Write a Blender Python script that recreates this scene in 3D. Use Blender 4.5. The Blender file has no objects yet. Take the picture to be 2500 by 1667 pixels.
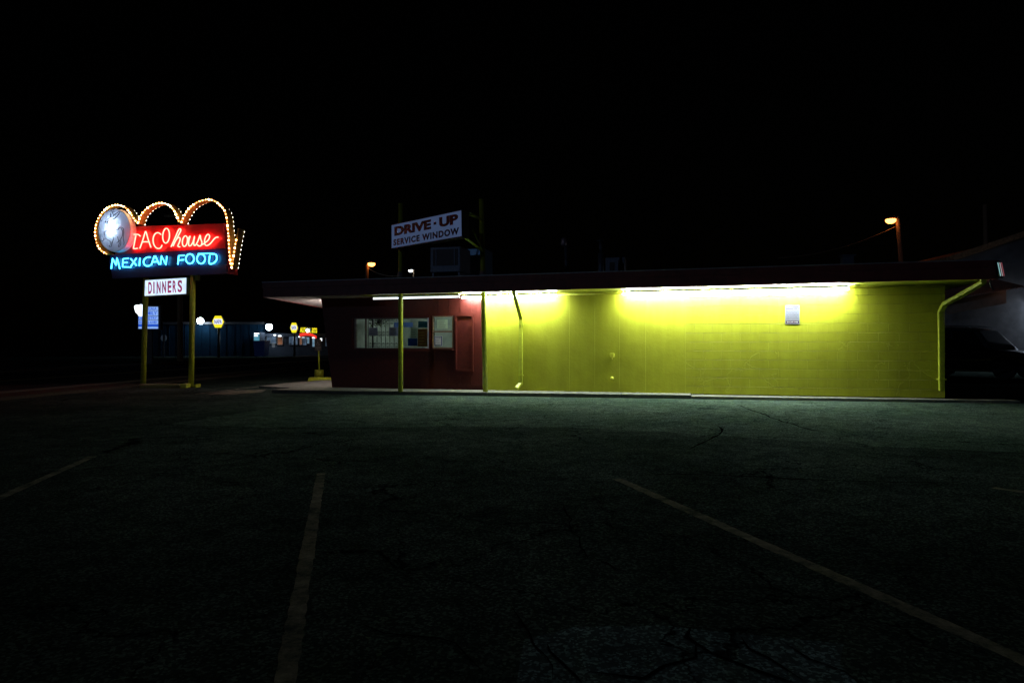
import bpy, bmesh, math, random
from mathutils import Vector, Matrix
random.seed(7)
C = bpy.data.collections.new("Scene"); bpy.context.scene.collection.children.link(C)
PI = math.pi
F, HX, HY, CH = 1667.0, 1250.0, 842.0, 1.2      # focal length in photo pixels, horizon, camera height

# ------------------------------------------------------------------ frames
class Frame:
    """A ground frame: s along, t back (away from the camera), z up."""
    def __init__(f, ox=0.0, oy=0.0, ang=0.0):
        f.ox, f.oy, f.ang = ox, oy, ang
        f.ax = (math.cos(ang), -math.sin(ang)); f.bk = (math.sin(ang), math.cos(ang))
    def w(f, p):
        return Vector((f.ox + p[0]*f.ax[0] + p[1]*f.bk[0], f.oy + p[0]*f.ax[1] + p[1]*f.bk[1], p[2]))
    def pix(f, px, py, t=0.0):
        """the point of plane t seen at a photo pixel, in frame coordinates"""
        u = (px-HX)/F
        # o + s*ax + t*bk = d*(u,1)
        x0 = f.ox + t*f.bk[0]; y0 = f.oy + t*f.bk[1]
        s = (u*y0 - x0)/(f.ax[0] - u*f.ax[1])
        d = y0 + s*f.ax[1]
        return Vector((s, t, CH + (HY-py)/F*d))
WF = Frame()
BF = Frame(0, 16.77, math.radians(14))           # the restaurant's long wall
def gp(px, py, z=0.0):
    d = F*(CH-z)/(py-HY); return Vector(((px-HX)/F*d, d, z))
def at(px, py, d): return Vector(((px-HX)/F*d, d, CH+(HY-py)/F*d))

# ------------------------------------------------------------------ mesh builder
class MB:
    def __init__(m): m.v=[]; m.f=[]; m.mi=[]; m.sm=[]; m.cur=0; m.smooth=False
    def face(m, idx): m.f.append(tuple(idx)); m.mi.append(m.cur); m.sm.append(m.smooth)
    def verts(m, pts):
        n=len(m.v); m.v += [Vector(p) for p in pts]; return list(range(n, n+len(pts)))
    def box(m, a, b):
        x0,y0,z0 = (min(a[i],b[i]) for i in range(3)); x1,y1,z1 = (max(a[i],b[i]) for i in range(3))
        i = m.verts([(x0,y0,z0),(x1,y0,z0),(x1,y1,z0),(x0,y1,z0),(x0,y0,z1),(x1,y0,z1),(x1,y1,z1),(x0,y1,z1)])
        for q in ((0,3,2,1),(4,5,6,7),(0,1,5,4),(1,2,6,5),(2,3,7,6),(3,0,4,7)): m.face([i[k] for k in q])
        return m
    def hexa(m, bot, top):
        i = m.verts(list(bot)+list(top))
        for q in ((0,3,2,1),(4,5,6,7),(0,1,5,4),(1,2,6,5),(2,3,7,6),(3,0,4,7)): m.face([i[k] for k in q])
        return m
    def prism(m, poly, off):
        """polygon (3d points) extruded along vector off"""
        n=len(poly); off=Vector(off)
        a = m.verts(poly); b = m.verts([Vector(p)+off for p in poly])
        m.face(a); m.face(b[::-1])
        for k in range(n): m.face((a[k],b[k],b[(k+1)%n],a[(k+1)%n]))
        return m
    def tube(m, pts, r, n=8, closed=False, caps=True):
        pts=[Vector(p) for p in pts]; N=len(pts); rings=[]; sm=m.smooth; m.smooth=True
        prev=None
        for k,p in enumerate(pts):
            if closed: d=(pts[(k+1)%N]-pts[k-1])
            else: d=(pts[min(k+1,N-1)]-pts[max(k-1,0)])
            d.normalize()
            if prev is None:
                a = Vector((0,0,1)) if abs(d.z)<.9 else Vector((1,0,0))
                u = d.cross(a).normalized()
            else:
                u = (prev - d*prev.dot(d)).normalized()
            prev=u; w=d.cross(u)
            rr = r[k] if isinstance(r,(list,tuple)) else r
            rings.append(m.verts([p+(u*math.cos(2*PI*j/n)+w*math.sin(2*PI*j/n))*rr for j in range(n)]))
        for k in range(N if closed else N-1):
            A=rings[k]; B=rings[(k+1)%N]
            for j in range(n): m.face((A[j],A[(j+1)%n],B[(j+1)%n],B[j]))
        m.smooth=False
        if caps and not closed: m.face(rings[0][::-1]); m.face(rings[-1])
        m.smooth=sm; return m
    def lathe(m, prof, c, axis=(0,0,1), n=24):
        """prof: (radius, height) pairs around axis through c"""
        ax=Vector(axis).normalized(); a=Vector((1,0,0)) if abs(ax.x)<.9 else Vector((0,1,0))
        u=ax.cross(a).normalized(); w=ax.cross(u); c=Vector(c); rings=[]; sm=m.smooth; m.smooth=True
        for r,h in prof:
            rings.append(m.verts([c+ax*h+(u*math.cos(2*PI*j/n)+w*math.sin(2*PI*j/n))*max(r,1e-4) for j in range(n)]))
        for A,B in zip(rings,rings[1:]):
            for j in range(n): m.face((A[j],A[(j+1)%n],B[(j+1)%n],B[j]))
        m.smooth=False; m.face(rings[0][::-1]); m.face(rings[-1]); m.smooth=sm; return m
    def sphere(m, c, r, n=12, sq=(1,1,1)):
        prof=[]; c=Vector(c); k=n//2; rings=[]; m.smooth=True
        for i in range(1,k):
            th=PI*i/k
            rings.append(m.verts([c+Vector((r*sq[0]*math.sin(th)*math.cos(2*PI*j/n), r*sq[1]*math.sin(th)*math.sin(2*PI*j/n), r*sq[2]*math.cos(th))) for j in range(n)]))
        t=m.verts([c+Vector((0,0,r*sq[2]))])[0]; b=m.verts([c-Vector((0,0,r*sq[2]))])[0]
        for j in range(n): m.face((t,rings[0][j],rings[0][(j+1)%n])); m.face((b,rings[-1][(j+1)%n],rings[-1][j]))
        for A,B in zip(rings,rings[1:]):
            for j in range(n): m.face((A[j],B[j],B[(j+1)%n],A[(j+1)%n]))
        m.smooth=False; return m
    def text(m, body, o, xd, yd, w, h, ext=0.004, bold=0.0, shear=0.0, off=0.0, space=1.0):
        """text filling w x h from lower left corner o, x along xd, up along yd"""
        cu=bpy.data.curves.new('t','FONT'); cu.body=body; cu.offset=bold; cu.shear=shear; cu.space_character=space; cu.size=1; cu.resolution_u=4
        ob=bpy.data.objects.new('t',cu); C.objects.link(ob)
        dg=bpy.context.evaluated_depsgraph_get(); me=bpy.data.meshes.new_from_object(ob.evaluated_get(dg))
        xs=[v.co.x for v in me.vertices]; ys=[v.co.y for v in me.vertices]
        x0,x1,y0,y1=min(xs),max(xs),min(ys),max(ys)
        xd=Vector(xd).normalized(); yd=Vector(yd).normalized(); nd=xd.cross(yd).normalized(); o=Vector(o)+nd*off
        def T(v,e): return o+xd*((v.co.x-x0)/(x1-x0)*w)+yd*((v.co.y-y0)/(y1-y0)*h)+nd*e
        i=m.verts([T(v,ext) for v in me.vertices]); j=m.verts([T(v,0) for v in me.vertices])
        ec={}
        for p in me.polygons:
            vs=list(p.vertices); m.face([i[k] for k in vs])
            for a,b in zip(vs,vs[1:]+vs[:1]):
                ec[(a,b)]=1
        for (a,b) in ec:
            if (b,a) not in ec: m.face((i[a],j[a],j[b],i[b]))
        bpy.data.objects.remove(ob); bpy.data.curves.remove(cu); bpy.data.meshes.remove(me)
        return m

BASE={}
def tag(o, label=None, cat=None, group=None, kind=None):
    if label: o['label']=label
    if cat: o['category']=cat
    if group: o['group']=group
    if kind: o['kind']=kind
    return o
def thing(name, label, cat, fr=WF, base=(0,0,0), group=None):
    o=bpy.data.objects.new(name,None); C.objects.link(o); o.empty_display_size=.1
    o.location=fr.w(base); o.rotation_euler=(0,0,-fr.ang); BASE[o]=Vector(base)
    return tag(o,label,cat,group)
def build(mb, name, mat, parent=None, fr=WF, base=None, label=None, bevel=0.0, recalc=True):
    if parent is not None: base=BASE[parent]
    elif base is None: base=Vector((0,0,0))
    base=Vector(base)
    me=bpy.data.meshes.new(name); me.from_pydata([tuple(v-base) for v in mb.v],[],mb.f)
    mats = mat if isinstance(mat,(list,tuple)) else [mat]
    for mm in mats: me.materials.append(mm)
    for p,i,s in zip(me.polygons,mb.mi,mb.sm): p.material_index=i; p.use_smooth=s
    if recalc:
        bm=bmesh.new(); bm.from_mesh(me); bmesh.ops.recalc_face_normals(bm,faces=bm.faces); bm.to_mesh(me); bm.free()
    me.update()
    o=bpy.data.objects.new(name,me); C.objects.link(o)
    if parent is not None: o.parent=parent; BASE[o]=base
    else: o.location=fr.w(base); o.rotation_euler=(0,0,-fr.ang); BASE[o]=base
    if label: o['label']=label
    if bevel:
        b=o.modifiers.new('b','BEVEL'); b.width=bevel; b.segments=2; b.limit_method='ANGLE'
    return o
def copy_tree(o, parent=None):
    c=o.copy(); C.objects.link(c); c.parent=parent; BASE[c]=BASE.get(o,Vector())
    for ch in [x for x in bpy.data.objects if x.parent==o]: copy_tree(ch,c)
    return c

# ------------------------------------------------------------------ materials
def mat(name, col, rough=.6, metal=0.0, spec=.5, bump=None, var=None, coat=0.0, scale=20):
    m=bpy.data.materials.new(name); m.use_nodes=True; nt=m.node_tree; b=nt.nodes['Principled BSDF']
    b.inputs['Base Color'].default_value=(*col,1); b.inputs['Roughness'].default_value=rough
    b.inputs['Metallic'].default_value=metal; b.inputs['Specular IOR Level'].default_value=spec
    b.inputs['Coat Weight'].default_value=coat
    tc=nt.nodes.new('ShaderNodeTexCoord')
    n=nt.nodes.new('ShaderNodeTexNoise'); n.inputs['Scale'].default_value=scale; n.inputs['Detail'].default_value=6
    nt.links.new(tc.outputs['Object'],n.inputs['Vector'])
    v = .18 if var is None else var
    r=nt.nodes.new('ShaderNodeValToRGB'); r.color_ramp.elements[0].position=.3; r.color_ramp.elements[1].position=.75
    r.color_ramp.elements[0].color=(*[c*(1-v) for c in col],1); r.color_ramp.elements[1].color=(*[min(1,c*(1+v)) for c in col],1)
    nt.links.new(n.outputs['Fac'],r.inputs['Fac']); nt.links.new(r.outputs['Color'],b.inputs['Base Color'])
    if bump:
        bp=nt.nodes.new('ShaderNodeBump'); bp.inputs['Strength'].default_value=bump; bp.inputs['Distance'].default_value=.01
        nt.links.new(n.outputs['Fac'],bp.inputs['Height']); nt.links.new(bp.outputs['Normal'],b.inputs['Normal'])
    return m
def emit(name, col, strength, var=0.0, scale=4):
    m=bpy.data.materials.new(name); m.use_nodes=True; nt=m.node_tree; nt.nodes.clear()
    e=nt.nodes.new('ShaderNodeEmission'); o=nt.nodes.new('ShaderNodeOutputMaterial')
    e.inputs['Color'].default_value=(*col,1); e.inputs['Strength'].default_value=strength
    nt.links.new(e.outputs[0],o.inputs['Surface'])
    if var:
        tc=nt.nodes.new('ShaderNodeTexCoord'); n=nt.nodes.new('ShaderNodeTexNoise'); n.inputs['Scale'].default_value=scale
        nt.links.new(tc.outputs['Object'],n.inputs['Vector'])
        mr=nt.nodes.new('ShaderNodeMapRange'); mr.inputs['From Min'].default_value=.3; mr.inputs['From Max'].default_value=.7
        mr.inputs['To Min'].default_value=strength*(1-var); mr.inputs['To Max'].default_value=strength*(1+var)
        nt.links.new(n.outputs['Fac'],mr.inputs['Value']); nt.links.new(mr.outputs[0],e.inputs['Strength'])
    return m
def glassmat(name, tint=(.9,.95,.95), rough=.02):
    m=bpy.data.materials.new(name); m.use_nodes=True; nt=m.node_tree; nt.nodes.clear()
    t=nt.nodes.new('ShaderNodeBsdfTransparent'); g=nt.nodes.new('ShaderNodeBsdfGlossy'); mx=nt.nodes.new('ShaderNodeMixShader')
    fr=nt.nodes.new('ShaderNodeFresnel'); o=nt.nodes.new('ShaderNodeOutputMaterial')
    t.inputs[0].default_value=(*tint,1); g.inputs['Roughness'].default_value=rough; fr.inputs[0].default_value=1.5
    nt.links.new(fr.outputs[0],mx.inputs[0]); nt.links.new(t.outputs[0],mx.inputs[1]); nt.links.new(g.outputs[0],mx.inputs[2]); nt.links.new(mx.outputs[0],o.inputs[0])
    return m

M={}
def asphalt(name, base, patch, cracks=True):
    m=bpy.data.materials.new(name); m.use_nodes=True; nt=m.node_tree; L=nt.links.new; b=nt.nodes['Principled BSDF']
    tc=nt.nodes.new('ShaderNodeTexCoord')
    def noise(sc,det=4,rough=.6):
        n=nt.nodes.new('ShaderNodeTexNoise'); n.inputs['Scale'].default_value=sc; n.inputs['Detail'].default_value=det; n.inputs['Roughness'].default_value=rough
        L(tc.outputs['Object'],n.inputs['Vector']); return n
    def ramp(src,p0,c0,p1,c1):
        r=nt.nodes.new('ShaderNodeValToRGB'); r.color_ramp.elements[0].position=p0; r.color_ramp.elements[1].position=p1
        r.color_ramp.elements[0].color=(*c0,1); r.color_ramp.elements[1].color=(*c1,1); L(src,r.inputs['Fac']); return r
    def mix(kind,fac,a,bb):
        x=nt.nodes.new('ShaderNodeMix'); x.data_type='RGBA'; x.blend_type=kind
        if isinstance(fac,(int,float)): x.inputs['Factor'].default_value=fac
        else: L(fac,x.inputs['Factor'])
        L(a,x.inputs['A']); L(bb,x.inputs['B']); return x.outputs['Result']
    big=noise(.45,5); r1=ramp(big.outputs['Fac'],.38,base,.66,patch)
    med=noise(4,6); r2=ramp(med.outputs['Fac'],.3,(.55,.55,.55),.72,(1.25,1.25,1.25))
    col=mix('MULTIPLY',1.0,r1.outputs['Color'],r2.outputs['Color'])
    vo=nt.nodes.new('ShaderNodeTexVoronoi'); vo.inputs['Scale'].default_value=80; fn=noise(55,3,.7); L(tc.outputs['Object'],vo.inputs['Vector'])
    sep=nt.nodes.new('ShaderNodeSeparateColor'); L(vo.outputs['Color'],sep.inputs[0])
    r3=ramp(sep.outputs[0],.55,(.78,.78,.78),.995,(3.2,3.2,3.1)); col=mix('MULTIPLY',1.0,col,r3.outputs['Color'])
    h=nt.nodes.new('ShaderNodeMath'); h.operation='MULTIPLY'; L(fn.outputs['Fac'],h.inputs[0]); h.inputs[1].default_value=1.0
    height=h.outputs[0]
    if cracks:
        dn=noise(1.6,5,.65); va=nt.nodes.new('ShaderNodeVectorMath'); va.operation='MULTIPLY_ADD'
        L(dn.outputs['Color'],va.inputs[0]); va.inputs[1].default_value=(.9,.9,0); L(tc.outputs['Object'],va.inputs[2])
        vc=nt.nodes.new('ShaderNodeTexVoronoi'); vc.feature='DISTANCE_TO_EDGE'; vc.inputs['Scale'].default_value=.75; L(va.outputs[0],vc.inputs['Vector'])
        rc=ramp(vc.outputs['Distance'],.002,(1,1,1),.009,(0,0,0))
        msk=noise(.35,2); rm=ramp(msk.outputs['Fac'],.40,(0,0,0),.5,(1,1,1))
        ck=nt.nodes.new('ShaderNodeMath'); ck.operation='MULTIPLY'; L(rc.outputs['Color'],ck.inputs[0]); L(rm.outputs['Color'],ck.inputs[1])
        blk=nt.nodes.new('ShaderNodeRGB'); blk.outputs[0].default_value=(.0015,.0015,.0015,1)
        col=mix('MIX',ck.outputs[0],col,blk.outputs[0])
        ms=nt.nodes.new('ShaderNodeMath'); ms.operation='MULTIPLY_ADD'; L(ck.outputs[0],ms.inputs[0]); ms.inputs[1].default_value=-.6; L(height,ms.inputs[2]); height=ms.outputs[0]
    L(col,b.inputs['Base Color']); b.inputs['Roughness'].default_value=.9; b.inputs['Specular IOR Level'].default_value=0
    bp=nt.nodes.new('ShaderNodeBump'); bp.inputs['Strength'].default_value=.8; bp.inputs['Distance'].default_value=.0016
    L(height,bp.inputs['Height']); L(bp.outputs['Normal'],b.inputs['Normal'])
    return m
M['lot']=asphalt('lot_asphalt',(.0165,.0235,.0205),(.035,.048,.043))
M['road']=asphalt('road_asphalt',(.02,.021,.022),(.035,.036,.038),False)
M['crack']=mat('crack_gap',(.0015,.0015,.0015),.9,var=.3,spec=0)
def linepaint():
    m=mat('worn_line_paint',(.42,.36,.27),.8,bump=.3,scale=30); nt=m.node_tree; L=nt.links.new; b=nt.nodes['Principled BSDF']
    tc=nt.nodes.new('ShaderNodeTexCoord'); n=nt.nodes.new('ShaderNodeTexNoise'); n.inputs['Scale'].default_value=5; n.inputs['Detail'].default_value=12; n.inputs['Roughness'].default_value=.85; b.inputs['Specular IOR Level'].default_value=0
    L(tc.outputs['Object'],n.inputs['Vector']); r=nt.nodes.new('ShaderNodeValToRGB')
    r.color_ramp.elements[0].position=.40; r.color_ramp.elements[0].color=(.03,.04,.034,1); r.color_ramp.elements[1].position=.62; r.color_ramp.elements[1].color=(.21,.185,.14,1)
    L(n.outputs['Fac'],r.inputs['Fac']); L(r.outputs['Color'],b.inputs['Base Color']); return m
M['line']=linepaint()
M['concrete']=mat('concrete',(.18,.18,.15),.85,spec=0,bump=.4,scale=12,var=.22)
M['concrete2']=mat('pad_concrete',(.17,.17,.15),.85,spec=0,bump=.3,scale=8,var=.2)
YEL=(.60,.58,.012)
M['yel']=mat('yellow_paint',(.60,.60,.05),.45,bump=.15,scale=9,var=.12)
M['yelpost']=mat('yellow_post_paint',(.42,.46,.03),.4,bump=.25,scale=14,var=.2)
M['red']=mat('dark_red_paint',(.062,.009,.006),.5,spec=.2,bump=.12,scale=10,var=.2)
M['fascia']=mat('maroon_fascia_paint',(.13,.018,.018),.55,bump=.2,scale=6,var=.3)
M['dripedge']=mat('grey_drip_edge',(.30,.31,.34),.5,metal=.3)
M['roofing']=mat('tar_roofing',(.05,.05,.055),.9,bump=.5)
M['white']=mat('white_enamel',(.75,.76,.75),.4,var=.06)
M['metal']=mat('galvanised_metal',(.42,.45,.48),.4,metal=.8,var=.2)
M['alu']=mat('aluminium',(.6,.62,.63),.3,metal=.9,var=.08)
M['dark']=mat('dark_metal',(.03,.03,.033),.5,metal=.3)
M['iron']=mat('black_ironwork',(.012,.012,.012),.45,var=.2)
M['black']=mat('black_rubber',(.012,.012,.012),.8)
M['wood']=mat('weathered_pole_wood',(.22,.15,.09),.85,bump=.6,scale=16,var=.35)
M['glass']=glassmat('window_glass')

def yellow_wall_mat():
    m=bpy.data.materials.new('yellow_block_paint'); m.use_nodes=True; nt=m.node_tree; L=nt.links.new; b=nt.nodes['Principled BSDF']
    tc=nt.nodes.new('ShaderNodeTexCoord'); sx=nt.nodes.new('ShaderNodeSeparateXYZ'); L(tc.outputs['Object'],sx.inputs[0])
    def math_(op,a,bv=None,c=None):
        n=nt.nodes.new('ShaderNodeMath'); n.operation=op
        for i,x in enumerate((a,bv,c)):
            if x is None: continue
            if isinstance(x,(int,float)): n.inputs[i].default_value=x
            else: L(x,n.inputs[i])
        return n.outputs[0]
    def noise(sc,det=5,ro=.6):
        n=nt.nodes.new('ShaderNodeTexNoise'); n.inputs['Scale'].default_value=sc; n.inputs['Detail'].default_value=det; n.inputs['Roughness'].default_value=ro; L(tc.outputs['Object'],n.inputs['Vector']); return n.outputs['Fac']
    wob=noise(3.5,6,.7); wob2=noise(5.1,5,.7)
    # distortion grows toward the ground, where the joints are cracked
    low=nt.nodes.new('ShaderNodeMapRange'); L(sx.outputs['Z'],low.inputs['Value']); low.inputs['From Min'].default_value=1.5; low.inputs['From Max'].default_value=.3
    low.inputs['To Min'].default_value=.004; low.inputs['To Max'].default_value=.055; amp=low.outputs[0]
    zz=math_('ADD',math_('SUBTRACT',sx.outputs['Z'],.05),math_('MULTIPLY',math_('SUBTRACT',wob,.5),amp))
    xx=math_('ADD',sx.outputs['X'],math_('MULTIPLY',math_('SUBTRACT',wob2,.5),.02))
    cx=nt.nodes.new('ShaderNodeCombineXYZ'); L(xx,cx.inputs[0]); L(zz,cx.inputs[1])
    br=nt.nodes.new('ShaderNodeTexBrick'); L(cx.outputs[0],br.inputs['Vector']); br.inputs['Scale'].default_value=1
    br.inputs['Brick Width'].default_value=.406; br.inputs['Row Height'].default_value=.203; br.inputs['Mortar Size'].default_value=.005; br.inputs['Mortar Smooth'].default_value=.25
    br.offset=.5
    # rows (horizontal joints) read stronger than the vertical ones
    rowp=math_('FRACT',math_('DIVIDE',zz,.203)); rowd=math_('MINIMUM',rowp,math_('SUBTRACT',1.0,rowp))
    rowl=math_('LESS_THAN',rowd,.022)
    BX0=(BF.pix(811,950).x+BF.pix(2307,850).x)/2
    sblock=BF.pix(1674,850).x-BX0
    isblk=math_('GREATER_THAN',sx.outputs['X'],sblock)
    jn=noise(1.3,4,.7); fade=nt.nodes.new('ShaderNodeMapRange'); L(jn,fade.inputs['Value']); fade.inputs['From Min'].default_value=.35; fade.inputs['From Max'].default_value=.6; fade.inputs['To Min'].default_value=.35
    joint=math_('MULTIPLY',math_('ADD',math_('MULTIPLY',br.outputs['Fac'],.5),math_('MULTIPLY',rowl,.5)),fade.outputs[0])
    h=math_('MULTIPLY',math_('MULTIPLY',joint,isblk),-1.0)
    # panel seams in the smooth part
    for px,st in ((1391,.25),(1452.7,.35),(1513,.8),(1577,.6),(1674,1.0)):
        s0=BF.pix(px,850).x-BX0
        d=math_('ABSOLUTE',math_('SUBTRACT',sx.outputs['X'],s0)); seam=math_('LESS_THAN',d,.006)
        h=math_('SUBTRACT',h,math_('MULTIPLY',seam,.8*st))
    # loose render and cracks
    g=noise(14,8,.7); h=math_('ADD',h,math_('MULTIPLY',g,.12))
    g2=noise(2.2,6,.6); h=math_('ADD',h,math_('MULTIPLY',g2,.35))
    vc=nt.nodes.new('ShaderNodeTexVoronoi'); vc.feature='DISTANCE_TO_EDGE'; vc.inputs['Scale'].default_value=1.1
    va=nt.nodes.new('ShaderNodeVectorMath'); va.operation='MULTIPLY_ADD'; nn=nt.nodes.new('ShaderNodeTexNoise'); nn.inputs['Scale'].default_value=3; nn.inputs['Detail'].default_value=6; L(tc.outputs['Object'],nn.inputs['Vector'])
    L(nn.outputs['Color'],va.inputs[0]); va.inputs[1].default_value=(.7,0,.7); L(tc.outputs['Object'],va.inputs[2]); L(va.outputs[0],vc.inputs['Vector'])
    ck=math_('LESS_THAN',vc.outputs['Distance'],.012); lown=math_('GREATER_THAN',noise(.8,3),.5)
    lowz=math_('LESS_THAN',sx.outputs['Z'],1.3)
    h=math_('SUBTRACT',h,math_('MULTIPLY',math_('MULTIPLY',ck,isblk),math_('MULTIPLY',lowz,math_('MULTIPLY',lown,.7))))
    bp=nt.nodes.new('ShaderNodeBump'); bp.inputs['Strength'].default_value=1.0; bp.inputs['Distance'].default_value=.03; L(h,bp.inputs['Height']); L(bp.outputs['Normal'],b.inputs['Normal'])
    r=nt.nodes.new('ShaderNodeValToRGB'); r.color_ramp.elements[0].position=.3; r.color_ramp.elements[0].color=(.275,.285,.010,1); r.color_ramp.elements[1].position=.7; r.color_ramp.elements[1].color=(.39,.40,.021,1)
    # rain streaks and grime: noise stretched along the height
    mp=nt.nodes.new('ShaderNodeMapping'); mp.inputs['Scale'].default_value=(5,1,.55); L(tc.outputs['Object'],mp.inputs['Vector'])
    ns=nt.nodes.new('ShaderNodeTexNoise'); ns.inputs['Scale'].default_value=1.2; ns.inputs['Detail'].default_value=7; ns.inputs['Roughness'].default_value=.65; L(mp.outputs[0],ns.inputs['Vector'])
    L(math_('ADD',math_('MULTIPLY',noise(1.7,6,.65),.5),math_('MULTIPLY',ns.outputs['Fac'],.5)),r.inputs['Fac'])
    dk=nt.nodes.new('ShaderNodeMix'); dk.data_type='RGBA'; dk.blend_type='MULTIPLY'; L(math_('MULTIPLY',math_('MULTIPLY',joint,isblk),1.0),dk.inputs['Factor']); L(r.outputs['Color'],dk.inputs['A']); dk.inputs['B'].default_value=(.35,.35,.35,1)
    L(dk.outputs['Result'],b.inputs['Base Color']); b.inputs['Roughness'].default_value=.60; b.inputs['Specular IOR Level'].default_value=.3
    return m
M['yelwall']=yellow_wall_mat()

# ------------------------------------------------------------------ world, camera
sc=bpy.context.scene
W=bpy.data.worlds.new("World"); sc.world=W; W.use_nodes=True; nt=W.node_tree
bg=nt.nodes['Background']; sky=nt.nodes.new('ShaderNodeTexSky'); sky.sky_type='NISHITA'; sky.sun_disc=False
SUN_EL=math.radians(9); SUN_DIR=Vector((-.62,-.78,0)).normalized()
sky.sun_elevation=math.radians(0.5); sky.sun_rotation=math.atan2(SUN_DIR.x,SUN_DIR.y)
nt.links.new(sky.outputs[0],bg.inputs['Color']); bg.inputs['Strength'].default_value=.0002
sun=bpy.data.lights.new('blue_fill','SUN'); sun.energy=.055; sun.angle=math.radians(.5); sun.color=(.50,.66,1.0)  # dim blue fill added from the front left to light the sign and posts
so=bpy.data.objects.new('blue_fill',sun); C.objects.link(so)
dirv=-(SUN_DIR*math.cos(SUN_EL)+Vector((0,0,math.sin(SUN_EL))))
so.rotation_euler=dirv.to_track_quat('-Z','Y').to_euler(); so.location=(-20,-25,20)
cam=bpy.data.cameras.new('camera'); co=bpy.data.objects.new('camera',cam); C.objects.link(co)
co.location=(0,0,CH); co.rotation_euler=(PI/2,0,0); cam.sensor_width=36; cam.lens=F/2500*36; cam.shift_y=(HY-833.5)/2500
cam.clip_end=2000; sc.camera=co
sc.view_settings.view_transform='Standard'; sc.view_settings.look='None'; sc.view_settings.exposure=0; sc.view_settings.gamma=1
sc.cycles.use_denoising=True
try: sc.cycles.denoiser='OPENIMAGEDENOISE'
except Exception: pass
sc.cycles.sample_clamp_indirect=6; sc.cycles.max_bounces=8; sc.cycles.caustics_reflective=False; sc.cycles.caustics_refractive=False

# ------------------------------------------------------------------ ground
def jag(pts, w, z, mb, wob=.03, step=.12):
    """a jagged thin ribbon on the ground"""
    out=[]
    for a,b in zip(pts,pts[1:]):
        n=max(1,int((b-a).length/step))
        for k in range(n): out.append(a.lerp(b,k/n)+Vector((random.uniform(-wob,wob),random.uniform(-wob,wob),0)))
    out.append(pts[-1]); L=[];R=[]
    for k,p in enumerate(out):
        d=(out[min(k+1,len(out)-1)]-out[max(k-1,0)]); d.z=0; d.normalize(); nrm=Vector((-d.y,d.x,0))
        ww=w*random.uniform(.4,1.3)*.5*(.3 if k in (0,len(out)-1) else 1)
        L.append((p+nrm*ww).to_tuple()[:2]+(z,)); R.append((p-nrm*ww).to_tuple()[:2]+(z,))
    a=mb.verts(L); b=mb.verts(R)
    for k in range(len(out)-1): mb.face((a[k],b[k],b[k+1],a[k+1]))
g=MB(); i=g.verts([(-130,-30,0),(130,-30,0),(130,200,0),(-130,200,0)]); g.face(i)
g.cur=1
for pl,w in (([(1755,1040),(1765,1060),(1700,1090),(1680,1098)],.035),([(1790,985),(1850,1005),(1910,1030),(2010,1055)],.045),
    ([(1690,1535),(1705,1560),(1740,1610),(1850,1640),(1940,1667)],.03),([(1705,1560),(1690,1600),(1560,1650),(1440,1640)],.018),
    ([(1350,1570),(1352,1600),(1375,1640),(1420,1667)],.02),([(880,1520),(950,1545),(1060,1560),(1110,1570),(1180,1640)],.014),
    ([(1060,1560),(1070,1520)],.008),([(1380,1230),(1400,1300),(1440,1360),(1540,1400)],.012),([(1240,1480),(1290,1540),(1340,1600),(1350,1667)],.008),
    ([(1560,1158),(1750,1160),(2050,1175),(2300,1178)],.035),([(1800,1550),(1870,1610),(1960,1660)],.013),([(1920,1570),(2050,1640),(2100,1667)],.01)):
    jag([gp(*p) for p in pl],w*.8,.0024,g,wob=.02 if w<.02 else .05,step=.1 if w<.02 else .3)
o=build(g,'parking_lot',[M['lot'],M['crack']]); tag(o,kind='structure')
# paint
def strip(name,p0,p1,w,z=.0016,m='line',taper=1):
    d=(p1-p0); d.z=0; d.normalize(); n=Vector((-d.y,d.x,0))*w/2
    q=MB(); N=max(1,int((p1-p0).length/.05)); a=[];b=[]
    for k in range(N+1):
        c=p0.lerp(p1,k/N); e=random.uniform(.8,1.05)
        a.append((c.x+n.x*e,c.y+n.y*e,z)); b.append((c.x-n.x*e,c.y-n.y*e,z))
    A=q.verts(a);B=q.verts(b)
    for k in range(N): q.face((A[k],B[k],B[k+1],A[k+1]))
    o=build(q,name,M[m]); tag(o,kind='structure'); return o
strip('painted_line',gp(784,1155),gp(655,1900),.085)
strip('painted_line',gp(1506,1168),gp(2620,1665),.10)
strip('painted_line',gp(226,1114),gp(-260,1330),.09)
strip('painted_line',gp(2425,1190),gp(2900,1260),.09)
strip('painted_line',gp(478,962),gp(752,929),.10,m='line')
q=MB(); q.face(q.verts([gp(505,962,.002),gp(560,953,.002),(gp(652,950.5,.002)),gp(640,957,.002),gp(560,963,.002)])); tag(build(q,'painted_patch',M['line']),kind='structure')
# lighter resurfaced asphalt close to the camera
M['patch']=asphalt('patched_asphalt',(.028,.043,.047),(.068,.095,.103))
q=MB(); 
pts=[(1250,1667+60),(1280,1560),(1400,1530),(1620,1525),(1700,1535),(1850,1550),(2060,1570),(2050,1620),(2150,1727)]
q.face(q.verts([gp(*p,.0008) for p in pts])); tag(build(q,'asphalt_patch',M['patch']),kind='structure')

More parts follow.
